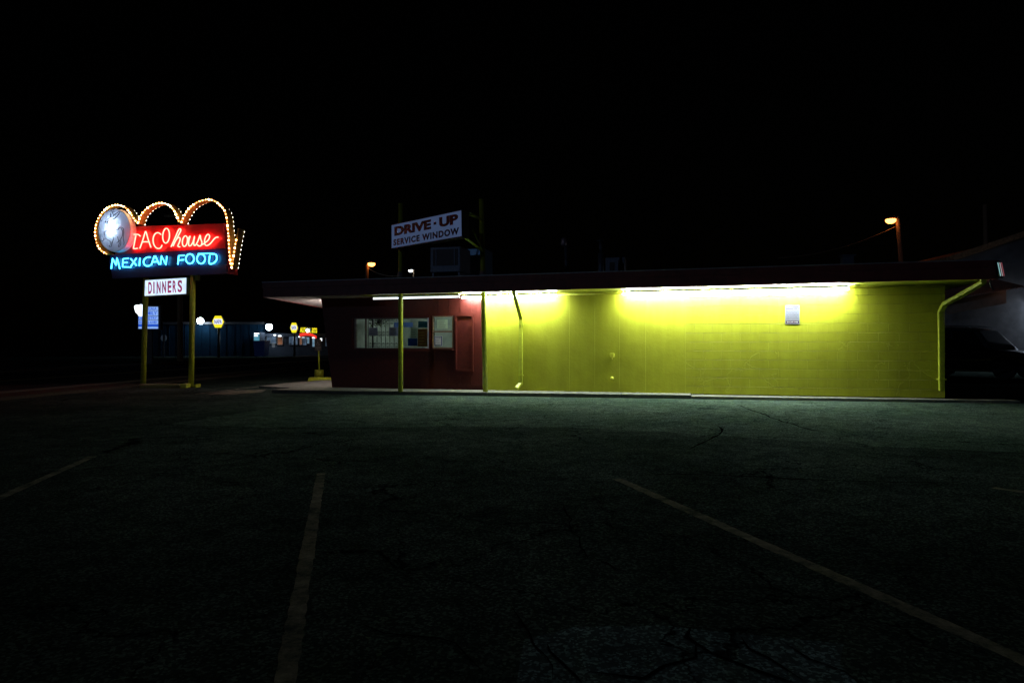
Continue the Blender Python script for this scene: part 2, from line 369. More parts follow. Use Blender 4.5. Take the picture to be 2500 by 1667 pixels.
# apron along the wall: older asphalt, paler still for the pool of tube light
M['apron']=asphalt('worn_lit_apron_asphalt',(.027,.042,.035),(.046,.064,.056))
def apron(t0,tf,s0,s1,m,z):
    q=MB(); n=90; a=[];b=[]; off=0
    for k in range(n+1):
        x=s0+(s1-s0)*k/n; off=.85*off+random.uniform(-.05,.05); pa=BF.w((x,t0,z)); pb=BF.w((x,tf+off+.5*math.sin(x*.6),z)); a.append(pa); b.append(pb)
    A=q.verts(a);B=q.verts(b)
    for k in range(n): q.face((A[k],B[k],B[k+1],A[k+1]))
    return tag(build(q,'asphalt_apron',m),kind='structure')
apron(-.2,-7.0,-3.5,12.5,M['apron'],.0006)
# road and sidewalk along the street (runs away from the camera on the left)
def band(x0,x1,z,name,m,th=0.0,y0=-29,y1=198,sl=.06):
    q=MB(); 
    if th: q.hexa([(x0+sl*y0,y0,0),(x1+sl*y0,y0,0),(x1+sl*y1,y1,0),(x0+sl*y1,y1,0)],[(x0+sl*y0,y0,z),(x1+sl*y0,y0,z),(x1+sl*y1,y1,z),(x0+sl*y1,y1,z)])
    else: q.face(q.verts([(x0+sl*y0,y0,z),(x1+sl*y0,y0,z),(x1+sl*y1,y1,z),(x0+sl*y1,y1,z)]))
    return tag(build(q,name,m),kind='structure')
band(-23.5,-13.2,.006,'road',M['road'])
band(-13.2,-12.9,.10,'kerb',mat('dirty_kerb',(.07,.065,.055),.9,spec=0),1)
band(-12.9,-11.9,.07,'sidewalk',mat('dirty_sidewalk',(.05,.042,.035),.9,spec=0,bump=.3),1)
band(-25.5,-23.5,.09,'far_sidewalk',mat('far_dirty_sidewalk',(.06,.055,.05),.9,spec=0),1)
band(-18.35,-18.2,.010,'road_centre_line',mat('yellow_line_paint',(.5,.38,.05),.8))

# ------------------------------------------------------------------ restaurant
def sof(s): return 2.448+.0052*s
T_F=-1.13                       # fascia plane
S_L=BF.pix(645,700,T_F).x; S_R=BF.pix(2434,650,T_F).x
S_W0=BF.pix(811,950).x; S_RY=BF.pix(1184,850).x; S_W1=BF.pix(2307,850).x
DEP=8.5
R=thing('drive_in_restaurant','long low restaurant with lime yellow block wall, dark red end and flat maroon roof','building',BF,((S_W0+S_W1)/2,3,0))
wz0=.08
q=MB(); q.hexa([(S_RY,0,wz0),(S_W1,0,wz0),(S_W1,.2,wz0),(S_RY,.2,wz0)],[(S_RY,0,sof(S_RY)),(S_W1,0,sof(S_W1)),(S_W1,.2,sof(S_W1)),(S_RY,.2,sof(S_RY))])
build(q,'yellow_wall',M['yelwall'],R,label='lime yellow painted block wall')
q=MB(); q.box((S_W1-.2,.2,wz0),(S_W1,DEP,2.45)); q.box((S_RY,DEP-.2,wz0),(S_W1-.2,DEP,2.45)); q.box((S_W0+.5,DEP-.2,wz0),(S_RY,DEP,2.43)); build(q,'rear_wall',M['yel'],R)
q=MB(); q.box((S_W0+.2,.21,wz0-.02),(S_W1-.2,DEP-.2,wz0+.01)); build(q,'interior_floor',mat('brown_tile',(.15,.11,.08),.5),R)
# partition behind the lit serving room
sp=BF.pix(1172,800,.2).x
q=MB(); q.box((sp,.2,wz0+.01),(sp+.1,4.2,2.43)); q.box((S_W0+.5,4.1,wz0+.01),(sp,4.2,2.43)); q.box((S_W0+.4,.2,wz0+.01),(S_W0+.5,4.2,2.42)); 
build(q,'partition',mat('pale_green_wall',(.42,.48,.42),.7,scale=3,var=.25),R)
# red wall with openings: big window and order window
def rp(px,py,t=0): return BF.pix(px,py,t)
wl,wr=rp(866,800).x,rp(1047.5,800).x; wtop=rp(960,776).z; wbot=rp(960,851).z
ol,orr=rp(1056,800).x,rp(1107,800).x; otop=rp(1080,771).z; obot=rp(1080,851).z
sltop=BF.pix(784,725).x
q=MB(); th=.14
zt=lambda s: sof(s)
def wallpiece(s0,s1,z0,z1=None):
    a=(z1 if z1 is not None else zt(s0)); b=(z1 if z1 is not None else zt(s1))
    q.hexa([(s0,0,z0),(s1,0,z0),(s1,th,z0),(s0,th,z0)],[(s0,0,a),(s1,0,b),(s1,th,b),(s0,th,a)])
# slanted left end (leans outward at the top)
q.hexa([(S_W0,0,wz0),(wl,0,wz0),(wl,th,wz0),(S_W0,th,wz0)],[(sltop,0,zt(sltop)),(wl,0,zt(wl)),(wl,th,zt(wl)),(sltop,th,zt(sltop))])
wallpiece(wl,wr,wz0,wbot); wallpiece(wl,wr,wtop); wallpiece(wr,ol,wz0); wallpiece(ol,orr,wz0,obot); wallpiece(ol,orr,otop); wallpiece(orr,S_RY-.004,wz0)
build(q,'red_wall',M['red'],R,label='dark red board wall around the serving window')
q=MB()
for px in (1071,1096.5,1123,1151,1165):           # batten seams
    q=MB(); a=rp(px,745); q.box((a.x-.008,-.008,otop+.09),(a.x+.008,-.001,2.40)); build(q,'batten',M['red'],R)
for px in (1096,1124,1151):
    q=MB(); a=rp(px,925); q.box((a.x-.006,-.006,wz0+.14),(a.x+.006,-.001,.75 if px<1111 else .42)); build(q,'batten',M['red'],R)
q=MB(); q.box((rp(1080,900).x,-.012,wz0+.10),(S_RY-.05,-.001,wz0+.13)); build(q,'skirting',M['red'],R)
# end return under the canopy
q=MB(); q.hexa([(S_W0,th,wz0),(S_W0+.14,th,wz0),(S_W0+.14,3.6,wz0),(S_W0,3.6,wz0)],[(sltop+.0,th,2.40),(sltop+.14,th,2.40),(sltop+.14,3.6,2.40),(sltop,3.6,2.40)])
build(q,'end_wall',M['red'],R)
# serving window
fr_=MB(); e=.045
for (a,b) in (((wl,-.012,wbot),(wl+e,.05,wtop)),((wr-e*.6,-.012,wbot),(wr,.05,wtop)),((wl+e,-.012,wtop-e*.5),(wr-e*.6,.05,wtop)),((wl+e,-.012,wbot),(wr-e*.6,.05,wbot+.02))): fr_.box(a,b)
sm=rp(893,800).x; fr_.box((sm-.02,-.01,wbot+.02),(sm+.02,.05,wtop-e*.5))
wf=build(fr_,'window_frame',mat('brown_frame_metal',(.10,.08,.06),.4,metal=.3),R); q=MB(); q.box((wr-.03,-.022,wbot+.004),(wr-.008,-.0125,wtop-.01)); build(q,'edge_strip',M['alu'],wf)
q=MB(); q.box((wl+e,.015,wbot+.02),(sm-.02,.021,wtop-e*.5)); build(q,'window_pane',M['glass'],wf)
q=MB(); q.box((sm+.02,.015,wbot+.02),(wr-e*.6,.021,wtop-e*.5)); build(q,'window_pane',M['glass'],wf)
q=MB()
tr0=rp(857,800).x
q.box((tr0,-.03,wbot-.07),(wr+.03,-.001,wbot-.005)); q.box((tr0,-.03,wtop+.005),(wr+.03,-.001,wtop+.06)); q.box((tr0,-.03,wbot-.005),(tr0+.05,-.001,wtop+.005)); q.box((wr+.004,-.03,wbot-.005),(wr+.03,-.001,wtop+.005))
build(q,'window_trim',M['red'],R)
# order window: two sashes
q=MB(); mz=rp(1080,809.5).z
for (a,b) in (((ol,-.02,obot),(ol+.03,.05,otop)),((orr-.03,-.02,obot),(orr,.05,otop)),((ol+.03,-.02,otop-.03),(orr-.03,.05,otop)),((ol+.03,-.02,obot),(orr-.03,.05,obot+.03)),((ol+.03,-.015,mz-.02),(orr-.03,.05,mz+.02))): q.box(a,b)
of=build(q,'sash_frame',mat('brown_sash_paint',(.16,.09,.055),.5),R)
q=MB(); q.box((ol+.03,.02,mz+.02),(orr-.03,.026,otop-.03)); build(q,'sash_pane',M['glass'],of)
q=MB(); q.box((ol+.03,.02,obot+.03),(orr-.03,.026,mz-.02)); build(q,'sash_pane',M['glass'],of)
q=MB(); q.box((ol-.06,-.2,obot-.045),(orr+.03,-.001,obot-.012)); build(q,'serving_ledge',M['red'],R)
q=MB(); q.box((ol-.02,-.025,otop+.002),(rp(1157,770).x,-.001,otop+.05)); build(q,'window_trim',M['red'],R)
# long hatch panel
hl,hr=rp(1112,800).x,rp(1156.5,800).x; ht=rp(1130,768).z; hb=rp(1130,906).z
q=MB(); w_=.045
q.box((hl,-.05,hb),(hl+w_,-.001,ht)); q.box((hr-w_,-.05,hb),(hr,-.001,ht)); q.box((hl+w_,-.05,ht-w_),(hr-w_,-.001,ht)); q.box((hl+w_,-.05,hb),(hr-w_,-.001,hb+w_))
pn=build(q,'panel_frame',M['red'],R); q=MB(); q.box((hl+w_,-.016,hb+w_),(hr-w_,-.001,ht-w_)); build(q,'panel_board',M['red'],pn)
# roof: slab, fascia, drip edge, soffit
back_s=S_L+ (0- S_L)*0
def roofpt(s,t,z): return (s,t,z)
Bx=BF.ax; 
# rear left corner lies straight behind the front left one as seen from the lot (canopy is skewed in plan)
wl0=BF.w((S_L,T_F,0)); 
def local(p): dx,dy=p.x-BF.ox,p.y-BF.oy; return (dx*BF.ax[0]+dy*BF.ax[1], dx*BF.bk[0]+dy*BF.bk[1])
bl=local(wl0+Vector((0,9.6,0))); 
q=MB(); H1=.34
pl=[(S_L,T_F),(S_R,T_F),(S_R,DEP+.5),(bl[0],DEP+.5),(bl[0],bl[1])]
pl=[(S_L,T_F),(S_R,T_F),(S_R,DEP+.5),(bl[0],DEP+.5)]
q.hexa([(s,t,sof(s)+.02) for s,t in pl],[(s,t,sof(s)+H1-.01) for s,t in pl]); rf=build(q,'roof',M['roofing'],R)
q=MB(); ft=.03
js=[S_L]+[BF.pix(px,690,T_F).x for px in (824,1205,1395,1700,1930,2180)]+[S_R]
for k,(a,b) in enumerate(zip(js,js[1:])):
    b-=.006 if b<S_R else 0; w1,w2=random.uniform(-.004,.004),random.uniform(-.004,.004); fo=random.uniform(0,.004)
    q.hexa([(a,T_F-ft-fo,sof(a)-.02+w1),(b,T_F-ft-fo,sof(b)-.02+w2),(b,T_F-.001,sof(b)-.02+w2),(a,T_F-.001,sof(a)-.02+w1)],[(a,T_F-ft-fo,sof(a)+H1-.135),(b,T_F-ft-fo,sof(b)+H1-.135),(b,T_F-.001,sof(b)+H1-.135),(a,T_F-.001,sof(a)+H1-.135)])
js=[S_L-.02]+[BF.pix(px,690,T_F).x for px in (1010,1320,1640,2060)]+[S_R]
for k,(a,b) in enumerate(zip(js,js[1:])):
    b-=.006 if b<S_R else 0; fo=random.uniform(0,.004)
    q.hexa([(a,T_F-ft-.02-fo,sof(a)+H1-.134),(b,T_F-ft-.02-fo,sof(b)+H1-.134),(b,T_F-.001,sof(b)+H1-.134),(a,T_F-.001,sof(a)+H1-.134)],[(a,T_F-ft-.02-fo,sof(a)+H1+.002),(b,T_F-ft-.02-fo,sof(b)+H1+.002),(b,T_F-.001,sof(b)+H1+.002),(a,T_F-.001,sof(a)+H1+.002)])
q.box((S_R+.001,T_F,sof(S_R)-.02),(S_R+.03,DEP+.5,sof(S_R)+H1))
ex=[(S_L,T_F),(bl[0],DEP+.5)]
q.hexa([(S_L-.03,T_F,sof(S_L)-.02),(S_L-.002,T_F,sof(S_L)-.02),(bl[0]-.002,DEP+.5,sof(bl[0])-.02),(bl[0]-.03,DEP+.5,sof(bl[0])-.02)],[(S_L-.03,T_F,sof(S_L)+H1),(S_L-.002,T_F,sof(S_L)+H1),(bl[0]-.002,DEP+.5,sof(bl[0])+H1),(bl[0]-.03,DEP+.5,sof(bl[0])+H1)])
build(q,'fascia',M['fascia'],rf)
q=MB(); q.hexa([(S_L-.03,T_F-ft-.03,sof(S_L)+H1+.004),(S_R+.04,T_F-ft-.03,sof(S_R)+H1+.004),(S_R+.04,T_F+.1,sof(S_R)+H1+.004),(S_L-.03,T_F+.1,sof(S_L)+H1+.004)],[(S_L-.03,T_F-ft-.03,sof(S_L)+H1+.022),(S_R+.04,T_F-ft-.03,sof(S_R)+H1+.022),(S_R+.04,T_F+.1,sof(S_R)+H1+.022),(S_L-.03,T_F+.1,sof(S_L)+H1+.022)])
build(q,'drip_edge',M['dripedge'],rf)
ssplit=S_W0+1.2
q=MB(); q.hexa([(ssplit,T_F+.001,sof(ssplit)-.002),(S_R-.01,T_F+.001,sof(S_R)-.002),(S_R-.01,-.001,sof(S_R)-.002),(ssplit,-.001,sof(ssplit)-.002)],[(ssplit,T_F+.001,sof(ssplit)+.018),(S_R-.01,T_F+.001,sof(S_R)+.018),(S_R-.01,-.001,sof(S_R)+.018),(ssplit,-.001,sof(ssplit)+.018)])
q.box((S_W1+.001,-.001,2.488),(S_R-.01,DEP,2.505))
build(q,'soffit',M['yel'],rf)
# boarded white canopy soffit on the street side
def soffmat():
    m=mat('white_canopy_boards',(.62,.58,.56),.6,var=.1,scale=5); nt=m.node_tree; L=nt.links.new
    b=nt.nodes['Principled BSDF']; tc=nt.nodes.new('ShaderNodeTexCoord'); br=nt.nodes.new('ShaderNodeTexBrick'); L(tc.outputs['Object'],br.inputs['Vector'])
    mp=nt.nodes.new('ShaderNodeMapping'); mp.inputs['Rotation'].default_value=(0,0,PI/2); L(tc.outputs['Object'],mp.inputs['Vector']); L(mp.outputs[0],br.inputs['Vector'])
    br.inputs['Scale'].default_value=1; br.inputs['Brick Width'].default_value=1.2; br.inputs['Row Height'].default_value=.3; br.inputs['Mortar Size'].default_value=.016; br.offset=.5
    br.inputs['Color1'].default_value=(.62,.56,.55,1); br.inputs['Color2'].default_value=(.55,.50,.46,1); br.inputs['Mortar'].default_value=(.05,.04,.04,1); L(br.outputs['Color'],b.inputs['Base Color']); return m
q=MB(); 
def lft(t):  # left edge s of the canopy at depth t
    return S_L+(bl[0]-S_L)*(t-T_F)/(DEP+.5-T_F)
zc=lambda s: sof(s)-.002
q.hexa([(lft(T_F)+.001,T_F+.001,zc(S_L)),(ssplit-.001,T_F+.001,zc(ssplit)),(ssplit-.001,-.001,zc(ssplit)),(lft(0)+.001,-.001,zc(S_L))],[(lft(T_F)+.001,T_F+.001,zc(S_L)+.018),(ssplit-.001,T_F+.001,zc(ssplit)+.018),(ssplit-.001,-.001,zc(ssplit)+.018),(lft(0)+.001,-.001,zc(S_L)+.018)])
q.hexa([(lft(0)+.001,0,zc(S_L)),(sltop-.001,0,zc(sltop)),(sltop-.001,DEP+.4,zc(sltop)),(lft(DEP)+.001,DEP+.4,zc(S_L))],[(lft(0)+.001,0,zc(S_L)+.018),(sltop-.001,0,zc(sltop)+.018),(sltop-.001,DEP+.4,zc(sltop)+.018),(lft(DEP)+.001,DEP+.4,zc(S_L)+.018)])
build(q,'canopy_soffit',soffmat(),rf)
# downspouts
def dspout(pts,w,d,name='downspout'):
    q=MB(); pts=[Vector(p) for p in pts]
    for k,(a,b) in enumerate(zip(pts,pts[1:])):
        dv=(b-a).normalized(); ex_=dv*.02
        side=Vector((1,0,0)) if abs(dv.x)<.6 else Vector((0,0,1)); u=dv.cross(side).normalized(); v=dv.cross(u).normalized()
        A=[a-ex_+u*x*d+v*y*w for x,y in ((-.5,-.5),(.5,-.5),(.5,.5),(-.5,.5))]; B=[b+ex_+u*x*d+v*y*w for x,y in ((-.5,-.5),(.5,-.5),(.5,.5),(-.5,.5))]
        q.hexa(A,B)
    return q
d0=rp(1271.5,777,-.06); d1=rp(1271,936,-.06); d2=rp(1261.5,947,-.18)
q=dspout([rp(1254,712,T_F+.15),d0,d1,d2],.09,.07); dd=build(q,'downspout',M['yelpost'],R,bevel=.012)
for py in (792,916): q=MB(); a=rp(1271.5,py,-.06); q.box((a.x-.055,-.105,a.z-.012),(a.x+.055,-.001,a.z+.012)); build(q,'strap',M['yelpost'],dd)
e0=rp(2400,676,T_F+.12); e1=rp(2400,690,T_F+.14); e2=rp(2306,743,-.25); e3=rp(2296.5,762,-.10); e4=rp(2299,952,-.10)
q=dspout([e0,e1,e2,e3,e4],.105,.08); dd=build(q,'downspout',M['yelpost'],R,bevel=.014)
q=MB(); a=rp(2299,926,-.1); q.box((a.x-.065,-.155,a.z-.015),(a.x+.075,0,a.z+.015)); build(q,'strap',M['yelpost'],dd)
# hose bib box and round cover, conduit
a=rp(1495,867); q=MB(); q.box((a.x-.045,-.10,a.z-.05),(a.x+.045,0,a.z+.05)); q.box((a.x-.06,-.05,a.z-.02),(a.x+.06,-.01,a.z+.045)); q.lathe([(.018,0),(.018,.05)],(a.x,-.07,a.z-.1),(0,0,1),10)
build(q,'outlet_box',M['yel'],R,bevel=.006)
a=rp(1494.6,923); q=MB(); q.lathe([(.038,0),(.038,.03),(.03,.05),(.012,.06)],(a.x,0,a.z),(0,-1,0),16); build(q,'pipe_cap',M['yel'],R)
q=MB(); c0=rp(1340,716).x; c1=rp(2300,700).x
q.tube([(c0,-.03,sof(c0)-.05),(c1,-.03,sof(c1)-.05)],.011,8); q.tube([(rp(2073,700,-.5).x,-.5,2.465),(rp(2108,680,T_F+.1).x,T_F+.05,2.472)],.012,8)
build(q,'conduit',M['yel'],R)

# kerb slabs in front of the wall
def kf(s_): return -1.16+(s_-S_W0)*(.56/(BF.pix(1686,950).x-S_W0))
def slab(name,s0,s1,t1,z,bev=.02,m='concrete',dt=0.0):
    q=MB(); n=max(1,int((s1-s0)/.35)); 
    for k in range(n):
        a=s0+(s1-s0)*k/n; b=s0+(s1-s0)*(k+1)/n; ja,jb=[random.uniform(-.012,.012) if 0<x<n else 0 for x in (k,k+1)]
        if k: ja=last
        last=jb
        q.hexa([(a,kf(a)+dt+ja,-.02),(b,kf(b)+dt+jb,-.02),(b,t1,-.02),(a,t1,-.02)],[(a,kf(a)+dt+ja+.01,z),(b,kf(b)+dt+jb+.01,z),(b,t1,z),(a,t1,z)])
    o=build(q,name,M[m],fr=BF,base=((s0+s1)/2,-1,0)); tag(o,kind='structure'); return o
for a,b in ((S_W0-1.0,rp(1000,950).x),(rp(1000,950).x+.012,rp(1213,950).x),(rp(1213,950).x+.012,rp(1520,950).x),(rp(1520,950).x+.012,rp(1686,950).x)):
    slab('walkway_slab',a,b,.10 if a>S_W0 else .2,.085)
slab('kerb_slab',rp(1686,950).x+.02,S_W1+1.3,.1,.06,dt=-.02)
q=MB(); q.hexa([(S_W0-2.6,.6,0),(S_W0-.001,-.3,0),(S_W0-.001,4.5,0),(S_W0-2.6,4.5,0)],[(S_W0-2.6,.6,.05),(S_W0-.001,-.3,.05),(S_W0-.001,4.5,.05),(S_W0-2.6,4.5,.05)])
tag(build(q,'entrance_pad',M['concrete2'],fr=BF,base=(S_W0-1,1,0)),kind='structure')

# fluorescent fixtures
M['tubeA']=emit('fluorescent_tube',(.88,1.0,.98),430); M['tubeT']=emit('dim_fluorescent_tube',(.86,.97,1.0),2.6)
def fluo(pxa,pxb,py,label,t=-.55,tube='tubeA',dz=0.0,nt_=1,group='fluorescent strip lights under the eaves'):
    a=BF.pix(pxa,py,t).x; b=BF.pix(pxb,py,t).x; m_=(a+b)/2
    o=thing('strip_light',label,'light',BF,(m_,t,sof(m_)),group)
    q=MB(); za,zb=sof(a)-.006-dz,sof(b)-.006-dz; hh=.045
    q.hexa([(a,t-.05,za-hh),(b,t-.05,zb-hh),(b,t+.05,zb-hh),(a,t+.05,za-hh)],[(a,t-.035,za),(b,t-.035,zb),(b,t+.035,zb),(a,t+.035,za)]); build(q,'housing',M['white'],o)
    for s,z_ in ((a,za),(b,zb)):
        k=.02 if s==a else -.02
        q=MB(); q.box((s-.012,t-.03,z_-hh-.055),(s+.012,t+.03,z_-hh-.001)); build(q,'lampholder',M['white'],o)
    for j in range(nt_):
        tt=t+(j-(nt_-1)/2)*.055
        q=MB(); q.tube([(a+.013,tt,za-hh-.03),(b-.013,tt,zb-hh-.03)],.019,12); build(q,'tube',M[tube],o)
    return o
fluo(911,1121,728,'dimmer fluorescent strip light over the red serving window wall',t=-.62,tube='tubeT')
fluo(1127.5,1359,715,'bright strip light between the red wall and the left yellow wall',t=-.21)
fluo(1519.5,1783,706,'bright strip light over the middle of the yellow wall',t=-.21)
fluo(1788,2073,700,'bright strip light over the parking notice, rightmost of the row',t=-.21)
# canopy lights on the street side and the room light
M['tubeC']=emit('canopy_tube',(1,.88,.82),110)
def hang(name,label,fr,s0,s1,t,z,mt,grp=None,along=True):
    o=thing(name,label,'light',fr,((s0+s1)/2,t,z),grp); q=MB()
    q.box((s0,t-.06,z-.05),(s1,t+.06,z-.001)); build(q,'housing',M['white'],o); q=MB(); q.tube([(s0+.02,t,z-.085),(s1-.02,t,z-.085)],.019,10); build(q,'tube',mt,o); return o
o=thing('strip_light','strip light on the end wall under the white canopy, hidden behind the slanted red wall','light',BF,(sltop-.1,2,2.1))
q=MB(); q.box((sltop-.03,.5,2.10),(sltop+.05,3.3,2.17)); build(q,'housing',M['white'],o); q=MB(); q.tube([(sltop-.09,.5,2.13),(sltop-.09,3.3,2.13)],.019,10); build(q,'tube',M['tubeC'],o)
hang('ceiling_light','ceiling strip light inside the serving room',BF,wl+.9,wr+.2,2.0,2.40,emit('room_tube',(.9,1,.92),62))
q=MB(); q.box((S_W0+.2,.15,2.405),(sp,4.1,2.42)); build(q,'room_ceiling',M['white'],R)

# security grille inside the big window
def spiral(c,r,turn,dirn,n=14,ph=0):
    out=[]
    for k in range(n+1):
        a=ph+dirn*turn*2*PI*k/n; rr=r*(1-.75*k/n); out.append((c[0]+rr*math.cos(a),c[1],c[2]+rr*math.sin(a)))
    return out
gl=rp(899,800,.1).x; gr_=rp(972,800,.1).x
o=thing('security_grille','black scrolled ironwork grille behind the serving window glass','grille',BF,((gl+gr_)/2,.12,wbot))
q=MB(); xs=[gl+k*(gr_-gl)/7 for k in range(8)]
for k,x in enumerate(xs): qq=MB(); qq.tube([(x,.12,wbot-.05),(x,.12,wtop+.05)],.020 if k==1 else .007,6); build(qq,'bar',M['iron'],o)
q.tube([(gl,.12,wbot+.01),(gr_+.3,.12,wbot+.01)],.008,6); build(q,'rail',M['iron'],o); q=MB(); q.tube([(gl,.12,wtop-.02),(gr_+.3,.12,wtop-.02)],.008,6); 
build(q,'rail',M['iron'],o)
for k in range(len(xs)-1):
    c=(xs[k]+xs[k+1])/2; 
    for zc_ in (wbot+.09,wbot+.39,wtop-.10):
        q=MB()
        for sg in (-1,1):
            q.tube(spiral((c+sg*.024,.12,zc_+.035),.030,1.1,sg,ph=PI/2),.0045,5); q.tube(spiral((c+sg*.024,.12,zc_-.035),.030,1.1,-sg,ph=-PI/2),.0045,5)
        build(q,'scroll',M['iron'],o)
# papers and boards
def papermat(name,col):
    m=mat(name,col,.7,var=.08,scale=6); nt=m.node_tree; L=nt.links.new; p=nt.nodes['Principled BSDF']; o=[n for n in nt.nodes if n.type=='OUTPUT_MATERIAL'][0]
    t=nt.nodes.new('ShaderNodeBsdfTranslucent'); t.inputs[0].default_value=(*col,1); x=nt.nodes.new('ShaderNodeMixShader'); x.inputs[0].default_value=.6
    L(p.outputs[0],x.inputs[1]); L(t.outputs[0],x.inputs[2]); L(x.outputs[0],o.inputs['Surface']); return m
def paper(px0,py0,px1,py1,t,label,col,lines=5,name='notice',ink=(.08,.08,.1),cat='notice',grp=None,border=None,head=None):
    a=BF.pix(px0,py1,t); b=BF.pix(px1,py0,t); w=b.x-a.x; h=b.z-a.z
    o=thing(name,label,cat,BF,(a.x+w/2,t,a.z),grp)
    q=MB(); q.box((a.x,t-.002,a.z),(b.x,t+.002,b.z)); build(q,'sheet',papermat(name+'_paper',tuple(min(.85,c*1.3) for c in col)),o)
    q=MB(); e=.12*w
    if border: q.box((a.x+.04*w,t-.0035,a.z+.03*h),(b.x-.04*w,t-.0021,a.z+.97*h)); bb=build(q,'border',mat('blue_border',border,.6),o); q=MB(); q.box((a.x+.14*w,t-.005,a.z+.1*h),(b.x-.14*w,t-.0036,a.z+.9*h)); build(q,'sheet',mat('inner_paper',col,.6),o); q=MB(); e=.2*w
    for k in range(lines):
        z=b.z-h*(.2+.65*k/max(1,lines-1)); ww=random.uniform(.6,1)
        q.box((a.x+e,t-.007,z-h*.018),(a.x+e+(w-2*e)*ww,t-.0052 if border else t-.0021,z+h*.018))
    if lines: build(q,'writing',mat('ink',ink,.7),o)
    return o
paper(901,800,922,819,.06,'grey notice taped low on the left of the serving window',(.45,.42,.50),4)
paper(950,799,972,820,.06,'notice with dense lines beside the yellow post in the serving window',(.36,.36,.42),6,ink=(.05,.05,.1))
paper(1003,801,1019,826,.06,'pale green sheet of writing in the serving window',(.30,.36,.30),5)
paper(1020,803,1045,846,.07,'brown and yellow menu board at the right of the serving window',(.22,.13,.05),5,name='menu_board',cat='menu board',ink=(.5,.45,.1))
paper(1021,784,1045,800,.07,'teal poster in the top right of the serving window',(.03,.16,.20),2,name='poster',cat='poster',ink=(.4,.5,.7))
paper(962,787,1008,799,.08,'pale blue strip poster high in the serving window',(.25,.36,.62),2,name='poster',cat='poster',ink=(.6,.65,.8))
paper(996,826,1019,844,.05,'deep blue card standing at the bottom of the serving window',(.01,.10,.25),0,name='card',cat='card')
paper(1067.5,780,1093,802,.012,'pale green notice in the upper order sash',(.50,.58,.45),4)
paper(1060,820,1080,845,.012,'blue bordered notice in the lower order sash',(.55,.55,.58),4,border=(.02,.05,.2))
# counter inside
o=thing('counter','white counter inside the serving window','counter',BF,(rp(1010,850).x,.6,wz0+.01))
q=MB(); ca,cb=rp(975,850,.3).x,rp(1040,850,.3).x; q.box((ca,.25,wbot+.0),(cb,.75,wbot+.03)); build(q,'top',M['white'],o); q=MB(); q.box((ca+.03,.3,wz0+.012),(cb-.03,.7,wbot-.001)); build(q,'cabinet',M['alu'],o)
# hanging plant in room
o=thing('hanging_plant','hanging green plant behind the grille in the serving window','plant',BF,(rp(926,785,.9).x,.9,wtop-.15))
q=MB(); c=rp(926,786,.9); q.lathe([(.06,0),(.09,.1)],(c.x,.9,c.z-.05),(0,0,1),14); build(q,'pot',M['dark'],o)
q=MB()
for k in range(160):
    a=random.uniform(0,2*PI); r=random.uniform(.02,.26); p=Vector((c.x+r*math.cos(a),.9+r*math.sin(a)*.7,c.z+.05+random.uniform(-.13,.08)-r*.2)); d=Vector((random.uniform(-1,1),random.uniform(-1,1),random.uniform(-1,.4))).normalized()*.05; e=d.cross(Vector((random.random(),random.random(),random.random()))).normalized()*.015
    q.face(q.verts([p,p+d*.5+e,p+d,p+d*.5-e]))
build(q,'foliage',mat('leaf_green',(.10,.16,.03),.5),o)
q=MB(); q.tube([(c.x,.9,c.z+.02),(c.x,.9,2.404)],.003,5); build(q,'hanger',M['dark'],o)

# customer parking notice
def flat_sign(): pass
a=BF.pix(1917,791.5,-.01); b=BF.pix(1952,745,-.01)
o=thing('parking_notice','white customer parking notice with a maroon number band on the yellow wall','sign',BF,((a.x+b.x)/2,-.01,a.z))
w=b.x-a.x; h=b.z-a.z
q=MB(); q.box((a.x,-.012,a.z),(b.x,-.002,b.z)); build(q,'plate',mat('notice_white',(.15,.155,.20),.45,var=.03),o,bevel=.002)
mi=mat('maroon_ink',(.035,.006,.012),.5,spec=.1); gi=mat('grey_ink',(.045,.04,.06),.6,spec=.1)
q=MB(); X=(1,0,0); Z=(0,0,1)
q.text('CUSTOMER',(a.x+.07*w,-.0125,a.z+.875*h),X,Z,.86*w,.06*h,ext=.0015); q.text('PARKING ONLY',(a.x+.05*w,-.0125,a.z+.79*h),X,Z,.9*w,.06*h,ext=.0015); build(q,'heading',mi,o)
q=MB()
for k,tx in enumerate(('ALL OTHER VEHICLES','WILL BE TOWED AWAY','AT THE EXPENSE','OF THE OWNER','CALL TO RECOVER')): q.text(tx,(a.x+(.1+.05*(k%2))*w,-.0125,a.z+(.66-.095*k)*h),X,Z,(.8-.1*(k%2))*w,.035*h,ext=.0012)
build(q,'small_print',gi,o)
q=MB(); q.box((a.x+.04*w,-.0135,a.z+.05*h),(b.x-.04*w,-.0121,a.z+.17*h)); bd=build(q,'number_band',mi,o)
q=MB(); q.text('303.296.9400',(a.x+.1*w,-.0137,a.z+.08*h),X,Z,.8*w,.06*h,ext=.001); build(q,'number',M['white'],bd)

